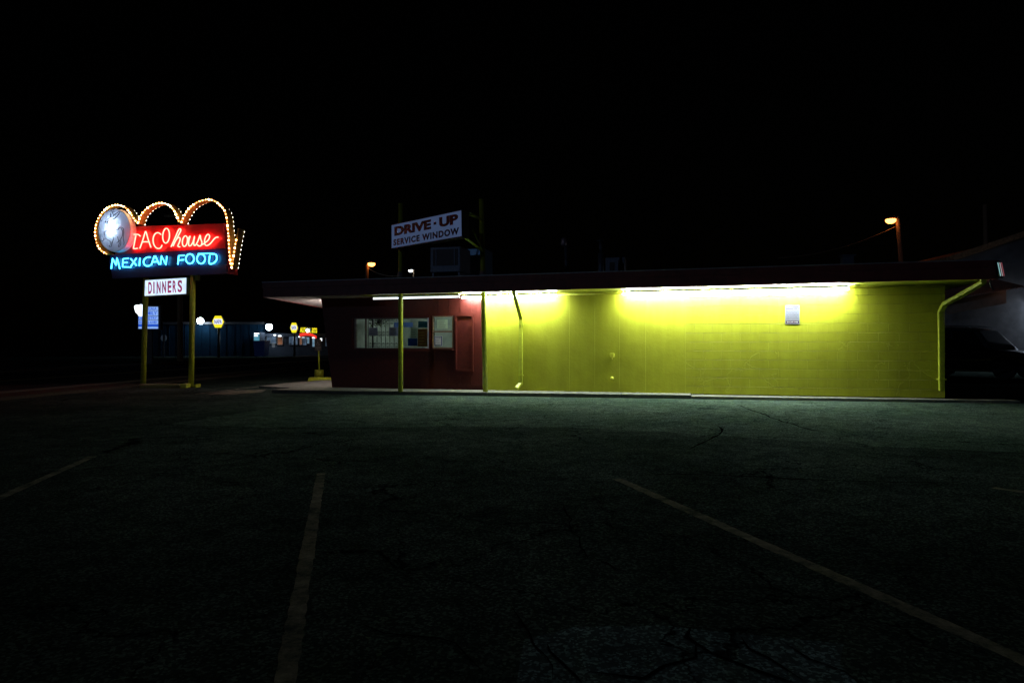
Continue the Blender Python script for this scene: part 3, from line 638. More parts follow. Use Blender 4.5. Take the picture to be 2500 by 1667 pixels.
# ------------------------------------------------------------------ drive-up sign and its posts
pA=BF.pix(978,955.5,-1.02); pB=BF.pix(1186,956.5,-.70)
wA=BF.w((pA.x,-1.02,0)); 
def ray(px,py,d): return at(px,py,d)
PA=at(978,957,16.45); PB=at(1185,957,16.25)
topA=at(978.5,497,16.45); topB=at(1175,487,16.25)
DS=thing('drive_up_sign','white drive-up service window sign angled between two tall yellow posts','sign',WF,((PA.x+PB.x)/2,PA.y,.08))
for P_,Tp in ((PA,topA),(PB,topB)):
    q=MB(); lo=Vector((P_.x,P_.y,.06)); q.tube([lo,Vector((Tp.x,Tp.y,Tp.z))],.058,16); po=build(q,'post',M['yelpost'],DS)
    f=(2.84-.06)/(Tp.z-.06); c=lo.lerp(Tp,f)
    q=MB(); q.lathe([(.105,0),(.085,.03),(.068,.13),(.0595,.13)],(c.x,c.y,2.83),(0,0,1),16); build(q,'roof_flashing',M['dripedge'],po)
tl=at(955.4,548.8,16.2); tr=at(1127.5,511.8,14.38); bl_=at(955.7,608.2,16.2); br_=at(1128.4,577.9,14.38)
bl_.z=tl.z-.58; br_.z=bl_.z; tr.z=tl.z; 
zt_=(at(955,548.8,16.2).z+at(1127,511.8,14.38).z)/2; zb_=(at(955,608.2,16.2).z+at(1127,577.9,14.38).z)/2
for v in (tl,tr): v.z=zt_
for v in (bl_,br_): v.z=zb_
xd=(tr-tl).normalized(); nb=Vector((-xd.y,xd.x,0)); # back direction
if nb.y<0: nb=-nb
q=MB(); th_=.2; e=.03
q.prism([bl_,br_,tr,tl],nb*th_); bxo=build(q,'sign_box',M['dark'],DS)
q=MB(); fw=.018; o1=-nb*.004
ins=lambda: None
up=Vector((0,0,1))
q.prism([bl_+xd*fw+up*fw+o1,br_-xd*fw+up*fw+o1,tr-xd*fw-up*fw+o1,tl+xd*fw-up*fw+o1],-o1*.8)
build(q,'face',emit('dim_emissive_face',(.33,.50,1.0),.12,.12,1.5),bxo)  # weak blue glow put into the face to keep the sign bright
SW=(tr-tl).length; SH=zt_-zb_
q=MB(); q.text('DRIVE',bl_+xd*(.05*SW)+up*(.50*SH),xd,up,.545*SW,.38*SH,ext=.004,bold=.06,off=.004)
q.text('UP',bl_+xd*(.705*SW)+up*(.50*SH),xd,up,.25*SW,.38*SH,ext=.004,bold=.06,off=.004)
c=bl_+xd*(.63*SW)+up*(.64*SH)-nb*.004; q.prism([c,c+xd*(.036*SW),c+xd*(.036*SW)+up*(.1*SH),c+up*(.1*SH)],-nb*.004); build(q,'lettering',mat('maroon_letter',(.16,.012,.02),.5),bxo,label='maroon DRIVE-UP lettering')
q=MB(); q.text('SERVICE WINDOW',bl_+xd*(.035*SW)+up*(.11*SH),xd,up,.93*SW,.26*SH,ext=.004,bold=.045,off=.004,space=1.18); build(q,'lettering',mat('navy_letter',(.008,.012,.04),.5),bxo,label='navy SERVICE WINDOW lettering')
q=MB()
sb=(tr+br_)/2+nb*th_
for pa,pb,rr in ((at(1148,520,15.6),at(1174,534,16.2),.02),(Vector((tr.x,tr.y,zt_-.05))+nb*th_-xd*.1,at(1175,536,16.22),.018),(Vector((br_.x,br_.y,zb_+.03))+nb*th_-xd*.15,at(1178,613,16.22),.03),(at(1154,560,15.8),at(1177,612,16.22),.016),(bl_+nb*.1+xd*.3+up*.1,Vector((PA.x,PA.y,zb_+.1)),.03)): q=MB(); q.tube([pa,pb],rr,8); build(q,'brace',M['yelpost'],DS)
'''([Vector((tr.x,tr.y,zt_-.05))+nb*th_-xd*.1,at(1175,536,16.22)],.018,8)
q.tube([Vector((br_.x,br_.y,zb_+.03))+nb*th_-xd*.15,at(1178,613,16.22)],.03,8); q.tube([at(1154,560,15.8),at(1177,612,16.22)],.016,8)
'''

M['duct']=mat('dull_duct_metal',(.12,.15,.20),.5,metal=.5,var=.25)
# ------------------------------------------------------------------ rooftop equipment
def RZ(s): return sof(s)+H1
o=thing('rooftop_cooler','large grey evaporative cooler with a dark louvred face on the roof','cooler',BF,(BF.pix(1087,660,1.3).x,1.3,2.8))
a=BF.pix(1050,664,1.3); b=BF.pix(1124,601,1.3); z0=2.79
q=MB(); q.box((a.x,1.3,a.z-.02),(b.x,2.2,b.z)); build(q,'casing',M['duct'],o,bevel=.02)
q=MB(); w=b.x-a.x; h=b.z-a.z
q.box((a.x+.10*w,1.285,a.z+.24*h),(b.x-.09*w,1.299,a.z+.9*h)); pd=build(q,'louvre_panel',M['dark'],o)
q=MB()
for f_ in (.2,.8): q=MB(); q.box((a.x+f_*w,1.27,a.z+.24*h),(a.x+f_*w+.02,1.284,a.z+.9*h)); build(q,'stile',M['duct'],pd)
for f_ in (.05,.9): q=MB(); q.box((a.x+f_*w,1.35,z0-.02),(a.x+f_*w+.05,2.1,a.z-.021)); build(q,'leg',M['duct'],o)
a=BF.pix(1136,653,2.6); b=BF.pix(1174,606,2.6)
o=thing('rooftop_unit','smaller blue grey air handler beside the sign post on the roof','air handler',BF,((a.x+b.x)/2,2.6,2.8))
q=MB(); q.box((a.x,2.6,2.80),(b.x+.1,3.5,b.z)); build(q,'casing',mat('blue_casing',(.10,.25,.42),.35,metal=.3),o,bevel=.02)
q=MB(); q.tube([(a.x+.28,2.58,a.z+.15),(a.x+.4,2.55,b.z+.02)],.012,6); q.box((a.x+.05,2.58,b.z-.12),(a.x+.09,2.599,b.z-.03)); q.box((b.x-.02,2.58,b.z-.14),(b.x+.02,2.599,b.z-.05)); build(q,'pipe',M['dark'],o)
a=BF.pix(1381,601,2.0); b=BF.pix(1385,661,2.0)
o=thing('flue_pipe','leaning thin flue pipe with a small cowl on the roof','flue',BF,(b.x,2.0,2.8)); q=MB(); q.tube([(b.x,2.0,2.8),(a.x,2.0,a.z)],.042,12); build(q,'pipe',M['duct'],o)
q=MB(); c=BF.pix(1376.5,592,2.0); q.lathe([(.05,-.1),(.075,-.07),(.075,.09),(.03,.13)],(c.x,2.0,c.z),(0,0,1),14); build(q,'cowl',mat('pinkish_cowl',(.45,.35,.38),.4,metal=.5),o)
a=BF.pix(1467,660,2.0); 
o=thing('vent_stack','upright vent stack with flat cap and wide collar on the roof','vent',BF,(a.x,2.0,2.8)); q=MB(); zt2=BF.pix(1465,590,2.0).z; zm=BF.pix(1465,618,2.0).z
q.lathe([(.075,0),(.075,zm-2.8)],(a.x,2.0,2.8),(0,0,1),16); q.lathe([(.085,0),(.085,.04)],(a.x,2.0,3.02),(0,0,1),16); build(q,'collar',M['duct'],o); q=MB(); q.tube([(a.x,2.0,zm),(a.x-.02,2.0,zt2)],.035,12); build(q,'pipe',M['duct'],o)
q=MB(); q.lathe([(.10,0),(.09,.02),(.02,.07)],(a.x-.02,2.0,zt2),(0,0,1),14); build(q,'cap',M['duct'],o)
a=BF.pix(1478,660,3.0); b=BF.pix(1525,627,3.0)
o=thing('rooftop_fan_box','low dark exhaust box behind the vent stack on the roof','exhaust fan',BF,((a.x+b.x)/2,3.0,2.8)); q=MB(); q.box((a.x,3.0,2.80),(b.x,3.6,b.z)); build(q,'casing',M['duct'],o,bevel=.02); q=MB(); q.box((a.x+.12,2.985,2.86),(a.x+.26,2.999,b.z-.14)); q.box((b.x-.18,2.985,2.9),(b.x-.12,2.999,b.z-.08)); build(q,'louvre',M['dark'],o)
a=BF.pix(2058,640,2.5); b=BF.pix(2085,624,2.5)
o=thing('rooftop_vent','small square roof vent near the right end of the roof','vent',BF,((a.x+b.x)/2,2.5,2.8)); q=MB(); q.box((a.x,2.5,2.80),(b.x,2.8,b.z)); build(q,'casing',M['duct'],o); q=MB(); q.box((a.x-.04,2.46,b.z+.001),(b.x+.04,2.84,b.z+.025)); build(q,'cap',M['duct'],o)
c=BF.pix(1250,655,3.4)
o=thing('roof_turbine','low domed roof ventilator to the right of the second sign post','ventilator',BF,(c.x,3.4,2.8)); q=MB(); q.lathe([(.5,0),(.5,.08),(.46,.22),(.34,.34),(.16,.42),(.02,.44)],(c.x,3.4,2.82),(0,0,1),24); build(q,'dome',M['duct'],o)
q=MB(); q.lathe([(.55,0),(.55,.02)],(c.x,3.4,2.795),(0,0,1),24); build(q,'flange',M['duct'],o)

# lamp fixture at the right roof corner
c=BF.pix(2436,659,T_F-.02)
o=thing('corner_light','small ribbed corner light with cyan and red edges at the right roof end','light',BF,(c.x,T_F,c.z-.2))
q=MB(); z0,z1=c.z-.16,c.z+.16
q.hexa([(c.x-.02,T_F-.12,z0),(c.x+.07,T_F-.12,z0),(c.x+.07,T_F+.1,z0),(c.x-.02,T_F+.1,z0)],[(c.x-.07,T_F-.12,z1),(c.x+.02,T_F-.12,z1),(c.x+.02,T_F+.1,z1),(c.x-.07,T_F+.1,z1)]); build(q,'housing',M['dark'],o,bevel=.02)
for k,(dx,cl,st) in enumerate(((-.02,(.45,.9,.9),.5),(.012,(.9,.75,.8),.35),(.04,(.9,.25,.3),.22))):
    q=MB(); q.tube([(c.x+dx+.025,T_F-.13,z0+.03),(c.x+dx-.022,T_F-.13,z1-.03)],.008,8); build(q,'lit_edge',emit('lit_edge',cl,st),o)
q=MB(); q.tube([(c.x-.12,T_F+.02,z0-.02),(c.x-.1,T_F+.02,z0-.16),(c.x-.05,T_F+.02,z0-.22)],.014,8); build(q,'cable',M['dark'],o)

# ------------------------------------------------------------------ neon sign
A0=Vector((-11.8,20.15)); B0=Vector((-7.84,18.8)); dv=(B0-A0).normalized(); SF=Frame(A0.x,A0.y,math.atan2(-dv.y,dv.x))
def SP(cx,cy,t=0.0): return SF.pix(210+cx/5.6,460+cy/5.6,t)
pr=SP(1440,1300); 
NS=thing('neon_sign','tall roadside sign with red and blue neon words, bulb lined arches and lit oval','sign',SF,(SP(1200,1200).x,.1,0))
# posts: on their pixels
def postline(px0,py0,px1,py1,t): a=SF.pix(px0,py0,t); b=SF.pix(px1,py1,t); a.z=max(a.z,0); return a,b
a,b=postline(466.5,946,471.5,640,.12); a.z=0; q=MB(); q.tube([a,b],.075,18); build(q,'post',M['yelpost'],NS)
a,b=postline(349.5,938,357.5,640,.22); a.z=0; q=MB(); q.tube([a,b],.075,18); build(q,'post',M['yelpost'],NS)
red=mat('sign_red_enamel',(.42,.03,.03),.35,var=.1,scale=6); nav=mat('sign_navy_enamel',(.02,.035,.12),.35,var=.15,scale=6); pur=mat('sign_purple_underside',(.10,.03,.07),.5)
D=.2
def sgpoly(pts,t=0.0): return [SP(x,y,t) for x,y in pts]
q=MB(); q.prism(sgpoly([(400,905),(1903,818),(1893,481),(560,524),(400,640)]),(0,D,0)); build(q,'red_panel',red,NS,label='red enamel upper panel')
q=MB(); q.prism(sgpoly([(322,1120),(1925,1040),(1905,822),(326,909)]),(0,D,0)); build(q,'blue_panel',nav,NS,label='navy enamel lower panel')
q=MB(); q.prism(sgpoly([(360,1232),(1938,1165),(1925,1043),(345,1122)]),(0,D,0)); build(q,'lower_band',pur,NS)
# side end of the box by the tail
q=MB(); q.prism(sgpoly([(1945,1170),(2020,1180),(1985,700),(1900,500)],.02),(0,D-.04,0)); build(q,'tail_panel',red,NS)
# ribbon arches
yelr=mat('ribbon_yellow_enamel',(.62,.36,.06),.4,var=.15,scale=10)
def smooth(pts,n=6):
    P=[Vector((*p,0)) for p in pts]; out=[]
    for k in range(len(P)-1):
        p0=P[max(k-1,0)];p1=P[k];p2=P[k+1];p3=P[min(k+2,len(P)-1)]
        for j in range(n):
            t=j/n; out.append(.5*((2*p1)+(p2-p0)*t+(2*p0-5*p1+4*p2-p3)*t*t+(3*p1-p0-3*p2+p3)*t**3))
    out.append(P[-1]); return [(v.x,v.y) for v in out]
arc1=[(290,900),(205,850),(150,760),(124,650),(126,550),(152,450),(190,375),(250,300),(330,247),(420,228),(505,245),(570,295),(635,385),(680,450),(712,478)]
arc2=[(712,478),(728,415),(765,345),(830,275),(905,228),(990,204),(1080,207),(1145,240),(1195,295),(1235,370),(1262,440),(1300,474)]
arc3=[(1300,474),(1330,400),(1370,325),(1425,255),(1520,192),(1620,158),(1700,155),(1770,182),(1835,235),(1888,295),(1915,370),(1928,450),(1935,540),(1948,640)]
tailL=[(1948,640),(1950,740),(1956,850),(1966,960),(1992,1098)]
tailR=[(1992,1098),(2012,960),(2035,800),(2058,680),(2084,548)]
M['bulb']=emit('warm_bulb',(1.0,.50,.20),26); M['bulb2']=emit('pale_bulb',(1.0,.80,.66),14)
TF,TB=-.10,.12
for pth in (arc1,arc2,arc3+tailL[1:],tailR):
    pp=smooth(pth); q=MB(); q.smooth=True
    f=[SP(x,y,TF) for x,y in pp]; bk=[Vector((v.x,TB,v.z)) for v in f]
    # thickness normal in the s,z plane
    nf=[]
    for k in range(len(f)):
        d=f[min(k+1,len(f)-1)]-f[max(k-1,0)]; n=Vector((-d.z,0,d.x)).normalized()*.022; nf.append(n)
    r=[q.verts([f[k]+nf[k],bk[k]+nf[k],bk[k]-nf[k],f[k]-nf[k]]) for k in range(len(f))]
    q.smooth=False
    for k in range(len(f)-1):
        for j in range(4): q.face((r[k][j],r[k][(j+1)%4],r[k+1][(j+1)%4],r[k+1][j]))
    q.face(r[0]); q.face(r[-1][::-1]); build(q,'arch_ribbon',yelr,NS)
# bulbs
def along(pth,step,t,off=0.0):
    pp=[SP(x,y,t) for x,y in smooth(pth)]; out=[]; acc=off
    for a,b in zip(pp,pp[1:]):
        L=(b-a).length
        while acc<L: out.append(a.lerp(b,acc/L)); acc+=step
        acc-=L
    return out
front=[]
for pth in (arc1,arc2,arc3,tailL,tailR[:-1]): front+=along(pth,.108,TF-.02,.03)
back=[]
for pth,o_ in ((arc1[9:],.05),(arc2,.0),(arc3,.03),(tailR,.05)):
    back+=[Vector((v.x,TB+.02,v.z)) for v in along(pth,.125,TF,o_)]
print('bulbs',len(front),len(back))
bm_=[M['bulb'],emit('dim_bulb',(1.0,.42,.14),6),emit('hot_bulb',(1.0,.62,.34),60)]
proto=MB(); proto.sphere((0,0,0),.021,8); pm=bpy.data.meshes.new('bulb'); pm.from_pydata([tuple(v) for v in proto.v],[],proto.f); pm.materials.append(M['bulb']); 
for p in pm.polygons: p.use_smooth=True
pms=[pm,pm.copy(),pm.copy()]
for a_,b_ in zip(pms,bm_): a_.materials[0]=b_
sel=front[:100]
for v in sel:
    b=bpy.data.objects.new('bulb',random.choices(pms,(5,2,4))[0]); C.objects.link(b); b.parent=NS; s=random.uniform(.5,1.15); b.scale=(s,s,s); b.location=v-BASE[NS]
q=MB()
for v in front[100:]+back: q.sphere(v,.015,8)
b=build(q,'bulb_row',M['bulb2'],NS); b['kind']='stuff'
# oval with the donkey
ov=MB(); N=48; ovc=(385,572)
def ovp(rx,ry,t): return [SP(ovc[0]+rx*math.cos(2*PI*k/N),ovc[1]-ry*math.sin(2*PI*k/N),t) for k in range(N)]
rim=MB(); a=rim.verts(ovp(226,296,-.19)); b=rim.verts([Vector((v.x,.0,v.z)) for v in ovp(226,296,-.19)]); c_=rim.verts(ovp(216,286,-.19)); d_=rim.verts([Vector((v.x,.0,v.z)) for v in ovp(216,286,-.19)])
for k in range(N):
    j=(k+1)%N; rim.face((a[k],a[j],b[j],b[k])); rim.face((c_[k],d_[k],d_[j],c_[j])); rim.face((a[k],c_[k],c_[j],a[j]))
rim.face(b)
rim.face([*d_][::-1]) if False else None
rm=build(rim,'oval_rim',mat('oval_rim',(.75,.75,.8),.6),NS)
def translucent():
    m=bpy.data.materials.new('oval_acrylic'); m.use_nodes=True; nt=m.node_tree; nt.nodes.clear(); L=nt.links.new
    t=nt.nodes.new('ShaderNodeBsdfTranslucent'); t.inputs[0].default_value=(.50,.60,.75,1); d=nt.nodes.new('ShaderNodeBsdfDiffuse'); d.inputs[0].default_value=(.60,.64,.72,1)
    a=nt.nodes.new('ShaderNodeMixShader'); a.inputs[0].default_value=.5; o=nt.nodes.new('ShaderNodeOutputMaterial'); L(t.outputs[0],a.inputs[1]); L(d.outputs[0],a.inputs[2]); L(a.outputs[0],o.inputs[0]); return m
q=MB(); q.face(q.verts(ovp(215,285,-.185))); of_=build(q,'oval_face',translucent(),NS,recalc=False)
q=MB(); 
for yy in (480,540,600): q.sphere(SP(385,yy,-.09),.04,10)
build(q,'lamp',emit('oval_lamp',(.80,.90,1),160),of_)
# donkey outlines
def ln(pts,mb,r=.009,t=-.193): mb.tube([SP(x,y,t) for x,y in smooth(pts,4)],r,5)
q=MB()
ln([(262,468),(275,440),(320,405),(370,380),(430,330),(455,318),(452,345),(420,385),(380,420),(330,440),(290,455),(262,468)],q)
ln([(330,400),(335,340),(345,310),(358,315),(368,345),(380,375)],q)
ln([(300,440),(290,475),(300,520),(330,530)],q)
ln([(250,610),(258,590),(300,575),(400,570),(450,560)],q)
ln([(440,560),(455,540),(490,535),(512,560),(515,620),(508,680),(520,740),(515,775)],q)
ln([(480,550),(500,590),(495,650),(470,700),(440,730),(420,745)],q)
ln([(250,610),(246,660),(222,700),(215,718),(235,716),(262,680),(300,705),(330,720)],q)
ln([(330,720),(330,770),(318,792),(345,795),(352,760),(372,700),(368,660)],q)
ln([(430,660),(440,700),(455,750),(440,795),(458,795),(475,755),(470,715)],q)
build(q,'donkey_drawing',mat('drawing_ink',(.05,.06,.09),.6),of_)
# neon lettering
M['nred']=emit('red_neon',(1.0,.05,.035),21); M['nblu']=emit('blue_neon',(.05,.55,1.0),8)
def neon(strokes,name,m,label,r=.017,t=-.07,sm_=True):
    q=MB()
    for s in strokes:
        if len(s)>2 and sm_: s=smooth(s,3)
        q.tube([SP(x,y,t) for x,y in s],r,8)
    # glass supports
    return build(q,name,m,NS,label=label)
def ell(cx,cy,rx,ry,tilt=0,a0=0,a1=360,n=18):
    out=[]
    for k in range(n+1):
        a=math.radians(a0+(a1-a0)*k/n); x=rx*math.cos(a); y=-ry*math.sin(a); out.append((cx+x-tilt*y,cy+y))
    return out
neon([[(615,640),(660,630),(715,632),(742,655)],[(682,645),(665,730),(650,812),(660,824),(705,820)]],'neon_letter',M['nred'],'neon letter T')
neon([[(735,822),(775,712),(808,602),(822,600),(850,700),(888,808)],[(766,735),(815,730),(868,735)]],'neon_letter',M['nred'],'neon letter A')
neon([ell(985,715,68,108,-.05,50,300)+[(1040,775)]],'neon_letter',M['nred'],'neon letter C')
neon([ell(1095,648,46,100,.05)],'neon_letter',M['nred'],'raised neon letter O')
neon([[(1162,800),(1188,745),(1225,660),(1262,575),(1285,553),(1297,570),(1275,620),(1215,735),(1190,790)],[(1205,752),(1235,700),(1265,672),(1288,685),(1275,740),(1255,790),(1285,800)]],'neon_letter',M['nred'],'script neon letter h')
neon([ell(1352,722,34,72,.12)+[(1395,690),(1420,655)]],'neon_letter',M['nred'],'script neon letter o')
neon([[(1425,650),(1405,720),(1405,780),(1432,782),(1462,735),(1485,655),(1472,730),(1478,780),(1500,775)]],'neon_letter',M['nred'],'script neon letter u')
neon([[(1500,775),(1530,720),(1560,640),(1568,690),(1585,740),(1572,782),(1540,788),(1522,768)]],'neon_letter',M['nred'],'script neon letter s')
neon([[(1590,770),(1625,745),(1672,705),(1690,655),(1670,628),(1640,655),(1622,710),(1625,765),(1655,782),(1700,755),(1745,700),(1775,672),(1808,668)]],'neon_letter',M['nred'],'script neon letter e')
S=False
for lab,st in (('M',[[(345,1100),(352,1040),(365,958),(385,1000),(408,1050),(425,950),(440,1010),(462,1100)]]),
 ('E',[[(580,955),(505,965),(500,1072),(612,1078)],[(502,1016),(565,1012)]]),
 ('X',[[(612,962),(690,1055)],[(690,952),(612,1068)]]),('I',[[(738,950),(728,1062)]]),
 ('C',[[(878,940),(830,945),(795,975),(788,1015),(808,1052),(848,1062),(878,1050)]]),
 ('A',[[(892,1048),(935,925),(948,925),(1000,1040)],[(908,1008),(980,1000)]]),
 ('N',[[(1016,1042),(1032,925),(1092,1042),(1106,928)]]),
 ('F',[[(1345,915),(1268,922),(1256,1040)],[(1264,985),(1335,975)]])):
    q=MB()
    for s in st: q.tube([SP(x,y,-.06) for x,y in (smooth(s,3) if lab=='C' else s)],.017,8)
    build(q,'neon_letter',M['nblu'],NS,label='blue neon letter '+lab)
for cx,lab in ((1420,'first blue neon letter O'),(1572,'second blue neon letter O')):
    q=MB(); q.tube([SP(x,y,-.06) for x,y in ell(cx,963,56,66)],.017,8); build(q,'neon_letter',M['nblu'],NS,label=lab)
q=MB(); q.tube([SP(x,y,-.06) for x,y in smooth([(1692,912),(1684,1022),(1735,1026),(1780,985),(1788,940),(1765,900),(1692,895)],4)],.017,8); build(q,'neon_letter',M['nblu'],NS,label='blue neon letter D')
q=MB(); q.tube([SP(1530,893,-.04),SP(1690,890,-.04)],.010,6); build(q,'neon_link',M['nblu'],NS)
# DINNERS cabinet hung between the posts
bx=[(800,1470),(1366,1440),(1370,1222),(808,1258)]
o=thing('dinners_sign','small backlit white cabinet reading DINNERS under the neon sign','sign',SF,(SP(1080,1460).x,.1,SP(1080,1460).z))
q=MB(); q.prism(sgpoly([(792,1482),(1378,1450),(1380,1212),(802,1246)],-.02),(0,.26,0)); build(q,'cabinet',mat('cabinet_olive',(.12,.12,.04),.5),o)
q=MB(); q.prism([SP(x,y,-.028) for x,y in bx],(0,.006,0)); fc=build(q,'lit_face',emit('dinners_face',(.62,.78,1.0),1.25,.16,5),o)
f0=SP(800,1470,-.028); f1=SP(1366,1440,-.028); xdn=(f1-f0).normalized(); WW=(f1-f0).length; HHt=(SP(808,1258,-.028)-f0).length
ri=emit('dinners_letter',(.40,.055,.16),.75,.25,4)
q=MB()
for ch,xa,xb in (('D',855,905),('I',925,942),('N',975,1025),('N',1048,1100),('E',1122,1172),('R',1190,1240),('S',1257,1318)):
    fa=(xa-800)/566; fb=(xb-800)/566
    q.text(ch,f0+xdn*(fa*WW)+Vector((0,0,1))*(.115*HHt),xdn,(0,0,1),(fb-fa)*WW,.76*HHt,ext=.004,bold=.03,off=.0045)
build(q,'lettering',ri,fc)
q=MB(); q.box((SP(970,1400).x,-.034,f0.z+.03),(SP(970,1400).x+.006,-.0285,f0.z+HHt)); build(q,'panel_joint',mat('panel_joint',(.2,.2,.3),.6),fc)
q=MB(); c=SP(1395,1330,.05); q.box((c.x-.06,.0,c.z-.17),(c.x+.06,.12,c.z+.2)); q.tube([(c.x+.1,.0,c.z-.2),(c.x+.02,-.02,c.z-.26),(c.x-.05,.0,c.z-.22)],.012,6); build(q,'bracket',mat('bracket_olive',(.14,.13,.03),.5),o)
q=MB(); c=SP(1525,1230,.1); q.box((c.x-.04,.05,c.z-.06),(c.x+.05,.15,c.z+.08)); q.tube([(c.x-.2,.1,c.z+.1),(c.x-.02,.1,c.z+.05)],.02,6); build(q,'junction_box',M['yelpost'],NS)
# concrete footing blocks
def gblock(px0,px1,pyb,h,d,name,label,m,grp=None):
    a=gp(px0,pyb); b=gp(px1,pyb); b=Vector((b.x,b.y,0))
    q=MB(); q.box((a.x,a.y,0),(b.x,a.y+d,h)); o=build(q,name,m,base=((a.x+b.x)/2,a.y,0),bevel=.02); tag(o,label,'block',grp); return o
gblock(340,438,947,.10,.3,'wheel_stop','long dull yellow kerb block under the neon sign','' or mat('dull_yellow_kerb',(.22,.21,.07),.8,bump=.4))
gblock(439,455,947.5,.12,.3,'concrete_block','short bright yellow block beside the right neon sign post',M['yelpost'])
gblock(474,479,946.5,.10,.3,'concrete_block','tiny yellow block right of the neon sign post base',M['yelpost'])

# ------------------------------------------------------------------ accessible parking sign
c=gp(779,921.5); 
hd=thing('parking_sign','accessible parking sign on a thin yellow pole in a round yellow base','sign',WF,(c.x,c.y,0))
hs=Frame(c.x,c.y,math.radians(10)); 
q=MB(); q.lathe([(.17,0),(.165,.27),(.15,.29)],(c.x,c.y,.0),(0,0,1),20); build(q,'base',M['yelpost'],hd)
q=MB(); zt3=at(778,850,c.y).z; q.tube([(c.x,c.y,.29),(c.x-.02,c.y,zt3+.25)],.036,10); build(q,'pole',M['yelpost'],hd)
z0=at(778,856,c.y).z; z1=at(778,828,c.y).z; xw=.12
q=MB(); q.box((c.x-.145,c.y-.055,z0),(c.x+.10,c.y-.045,z1)); pp_=build(q,'plate',mat('brown_plate',(.10,.075,.06),.4),hd,bevel=.004)
q=MB(); cx=c.x-.02; yy=c.y-.058; zc_=z0+.25
q.sphere((cx-.03,yy,zc_+.085),.012,8,(1,.2,1)); q.tube([(cx-.03,yy,zc_+.065),(cx-.022,yy,zc_+.02),(cx+.02,yy,zc_+.018),(cx+.042,yy,zc_-.035),(cx+.06,yy,zc_-.03)],.007,6); q.tube([(cx-.028,yy,zc_+.045),(cx+.012,yy,zc_+.045)],.006,6)
q.tube([(cx-.03+.045*math.cos(math.radians(a))+.02,yy,zc_-.015+.045*math.sin(math.radians(a))) for a in range(110,370,20)],.006,6)
build(q,'wheelchair_symbol',mat('symbol_paint',(.55,.50,.48),.5),pp_)
q=MB(); X=(1,0,0); Z=(0,0,1)
q.text('RESERVED',(c.x-.125,yy+.002,z0+.115),X,Z,.2,.03,ext=.002,bold=.01); q.text('PARKING',(c.x-.11,yy+.002,z0+.07),X,Z,.17,.028,ext=.002,bold=.01); q.text('ONLY',(c.x-.07,yy+.002,z0+.025),X,Z,.1,.028,ext=.002,bold=.01); build(q,'lettering',mat('symbol_paint2',(.5,.46,.44),.5),pp_)
a=gp(750,931); q=MB(); q.hexa([(a.x,a.y,0),(a.x+2.0,a.y-.1,0),(a.x+2.0,a.y+.15,0),(a.x,a.y+.25,0)],[(a.x+.04,a.y+.03,.13),(a.x+1.96,a.y-.07,.13),(a.x+1.96,a.y+.12,.13),(a.x+.04,a.y+.22,.13)])
tag(build(q,'wheel_stop',M['yelpost'],base=(a.x+1,a.y,0),bevel=.02),'long bright yellow wheel stop in front of the accessible parking sign','wheel stop')

# ------------------------------------------------------------------ lamps
def street_lamp(px,py,ppx0,ppx1,pyb,d,label,col,st,r,side,woodr=.12,arm=True,sz=1.0):
    top=at(px,py,d); pt=at(ppx1 if False else ppx0,py,d); base=Vector((at(ppx1,pyb,d).x,d,0))
    o=thing('street_lamp',label,'street lamp',WF,tuple(base),'street lamps on poles behind the roof')
    slope=(at(ppx1,pyb,d).x-pt.x)/(at(ppx1,pyb,d).z-pt.z)
    b0=Vector((pt.x-slope*(pt.z+.1)*1.0,d,0)); b0=Vector((pt.x+slope*(0-pt.z),d,0))
    tp=pt+Vector((0,0,.25)); q=MB(); n=10; q.tube([b0.lerp(tp,k/n) for k in range(n+1)],[woodr*(1.25-.35*k/n) for k in range(n+1)],14); build(q,'pole',M['wood'],o)
    q=MB(); q.tube([tp+Vector((0,0,-.2)),tp.lerp(top,.5)+Vector((0,-.1,.12)),top+Vector((0,-.15,.14*sz))],.03,8); build(q,'arm',M['metal'],o)
    q=MB(); q.lathe([(.10*sz,.22*sz),(.22*sz,.14*sz),(.26*sz,.04*sz)],(top.x,top.y-.15,top.z),(0,0,1),18); build(q,'hood',M['dark'],o)
    q=MB(); q.sphere((top.x,top.y-.15,top.z),.27*sz,14,(1,1,.72)); build(q,'bowl',emit('lamp_bowl',col,st),o)
    return o,tp
l1,tp1=street_lamp(908,645,897,896,683,50,'left orange street lamp on a wooden pole behind the flat roof',(1,.28,.055),9,.25,1,.13)
l2,tp2=street_lamp(2171,539,2191,2199,636,38,'right orange street lamp on a tall leaning wooden pole',(1,.28,.055),9,.25,-1,.12)
l3,tp3=street_lamp(1003,661,1010,1010,690,75,'small white street lamp seen between the sign posts over the roof',(.85,.95,1),12,.2,1,.08,sz=.8)
def wire(a,b,sag,label,r=.018):
    q=MB(); q.tube([a.lerp(b,k/12)+Vector((0,0,-sag*4*(k/12)*(1-k/12))) for k in range(13)],r,6); o=build(q,'power_line',mat('cable',(.3,.22,.15),.6),base=tuple(a)); tag(o,label,'cable','overhead cables'); return o
wire(at(900,655,49.8),at(985,673,30),.2,'overhead cable falling right from the left orange street lamp')
wire(at(2187,553,38),at(1900,630,36),.35,'overhead cable falling left from the right orange street lamp')

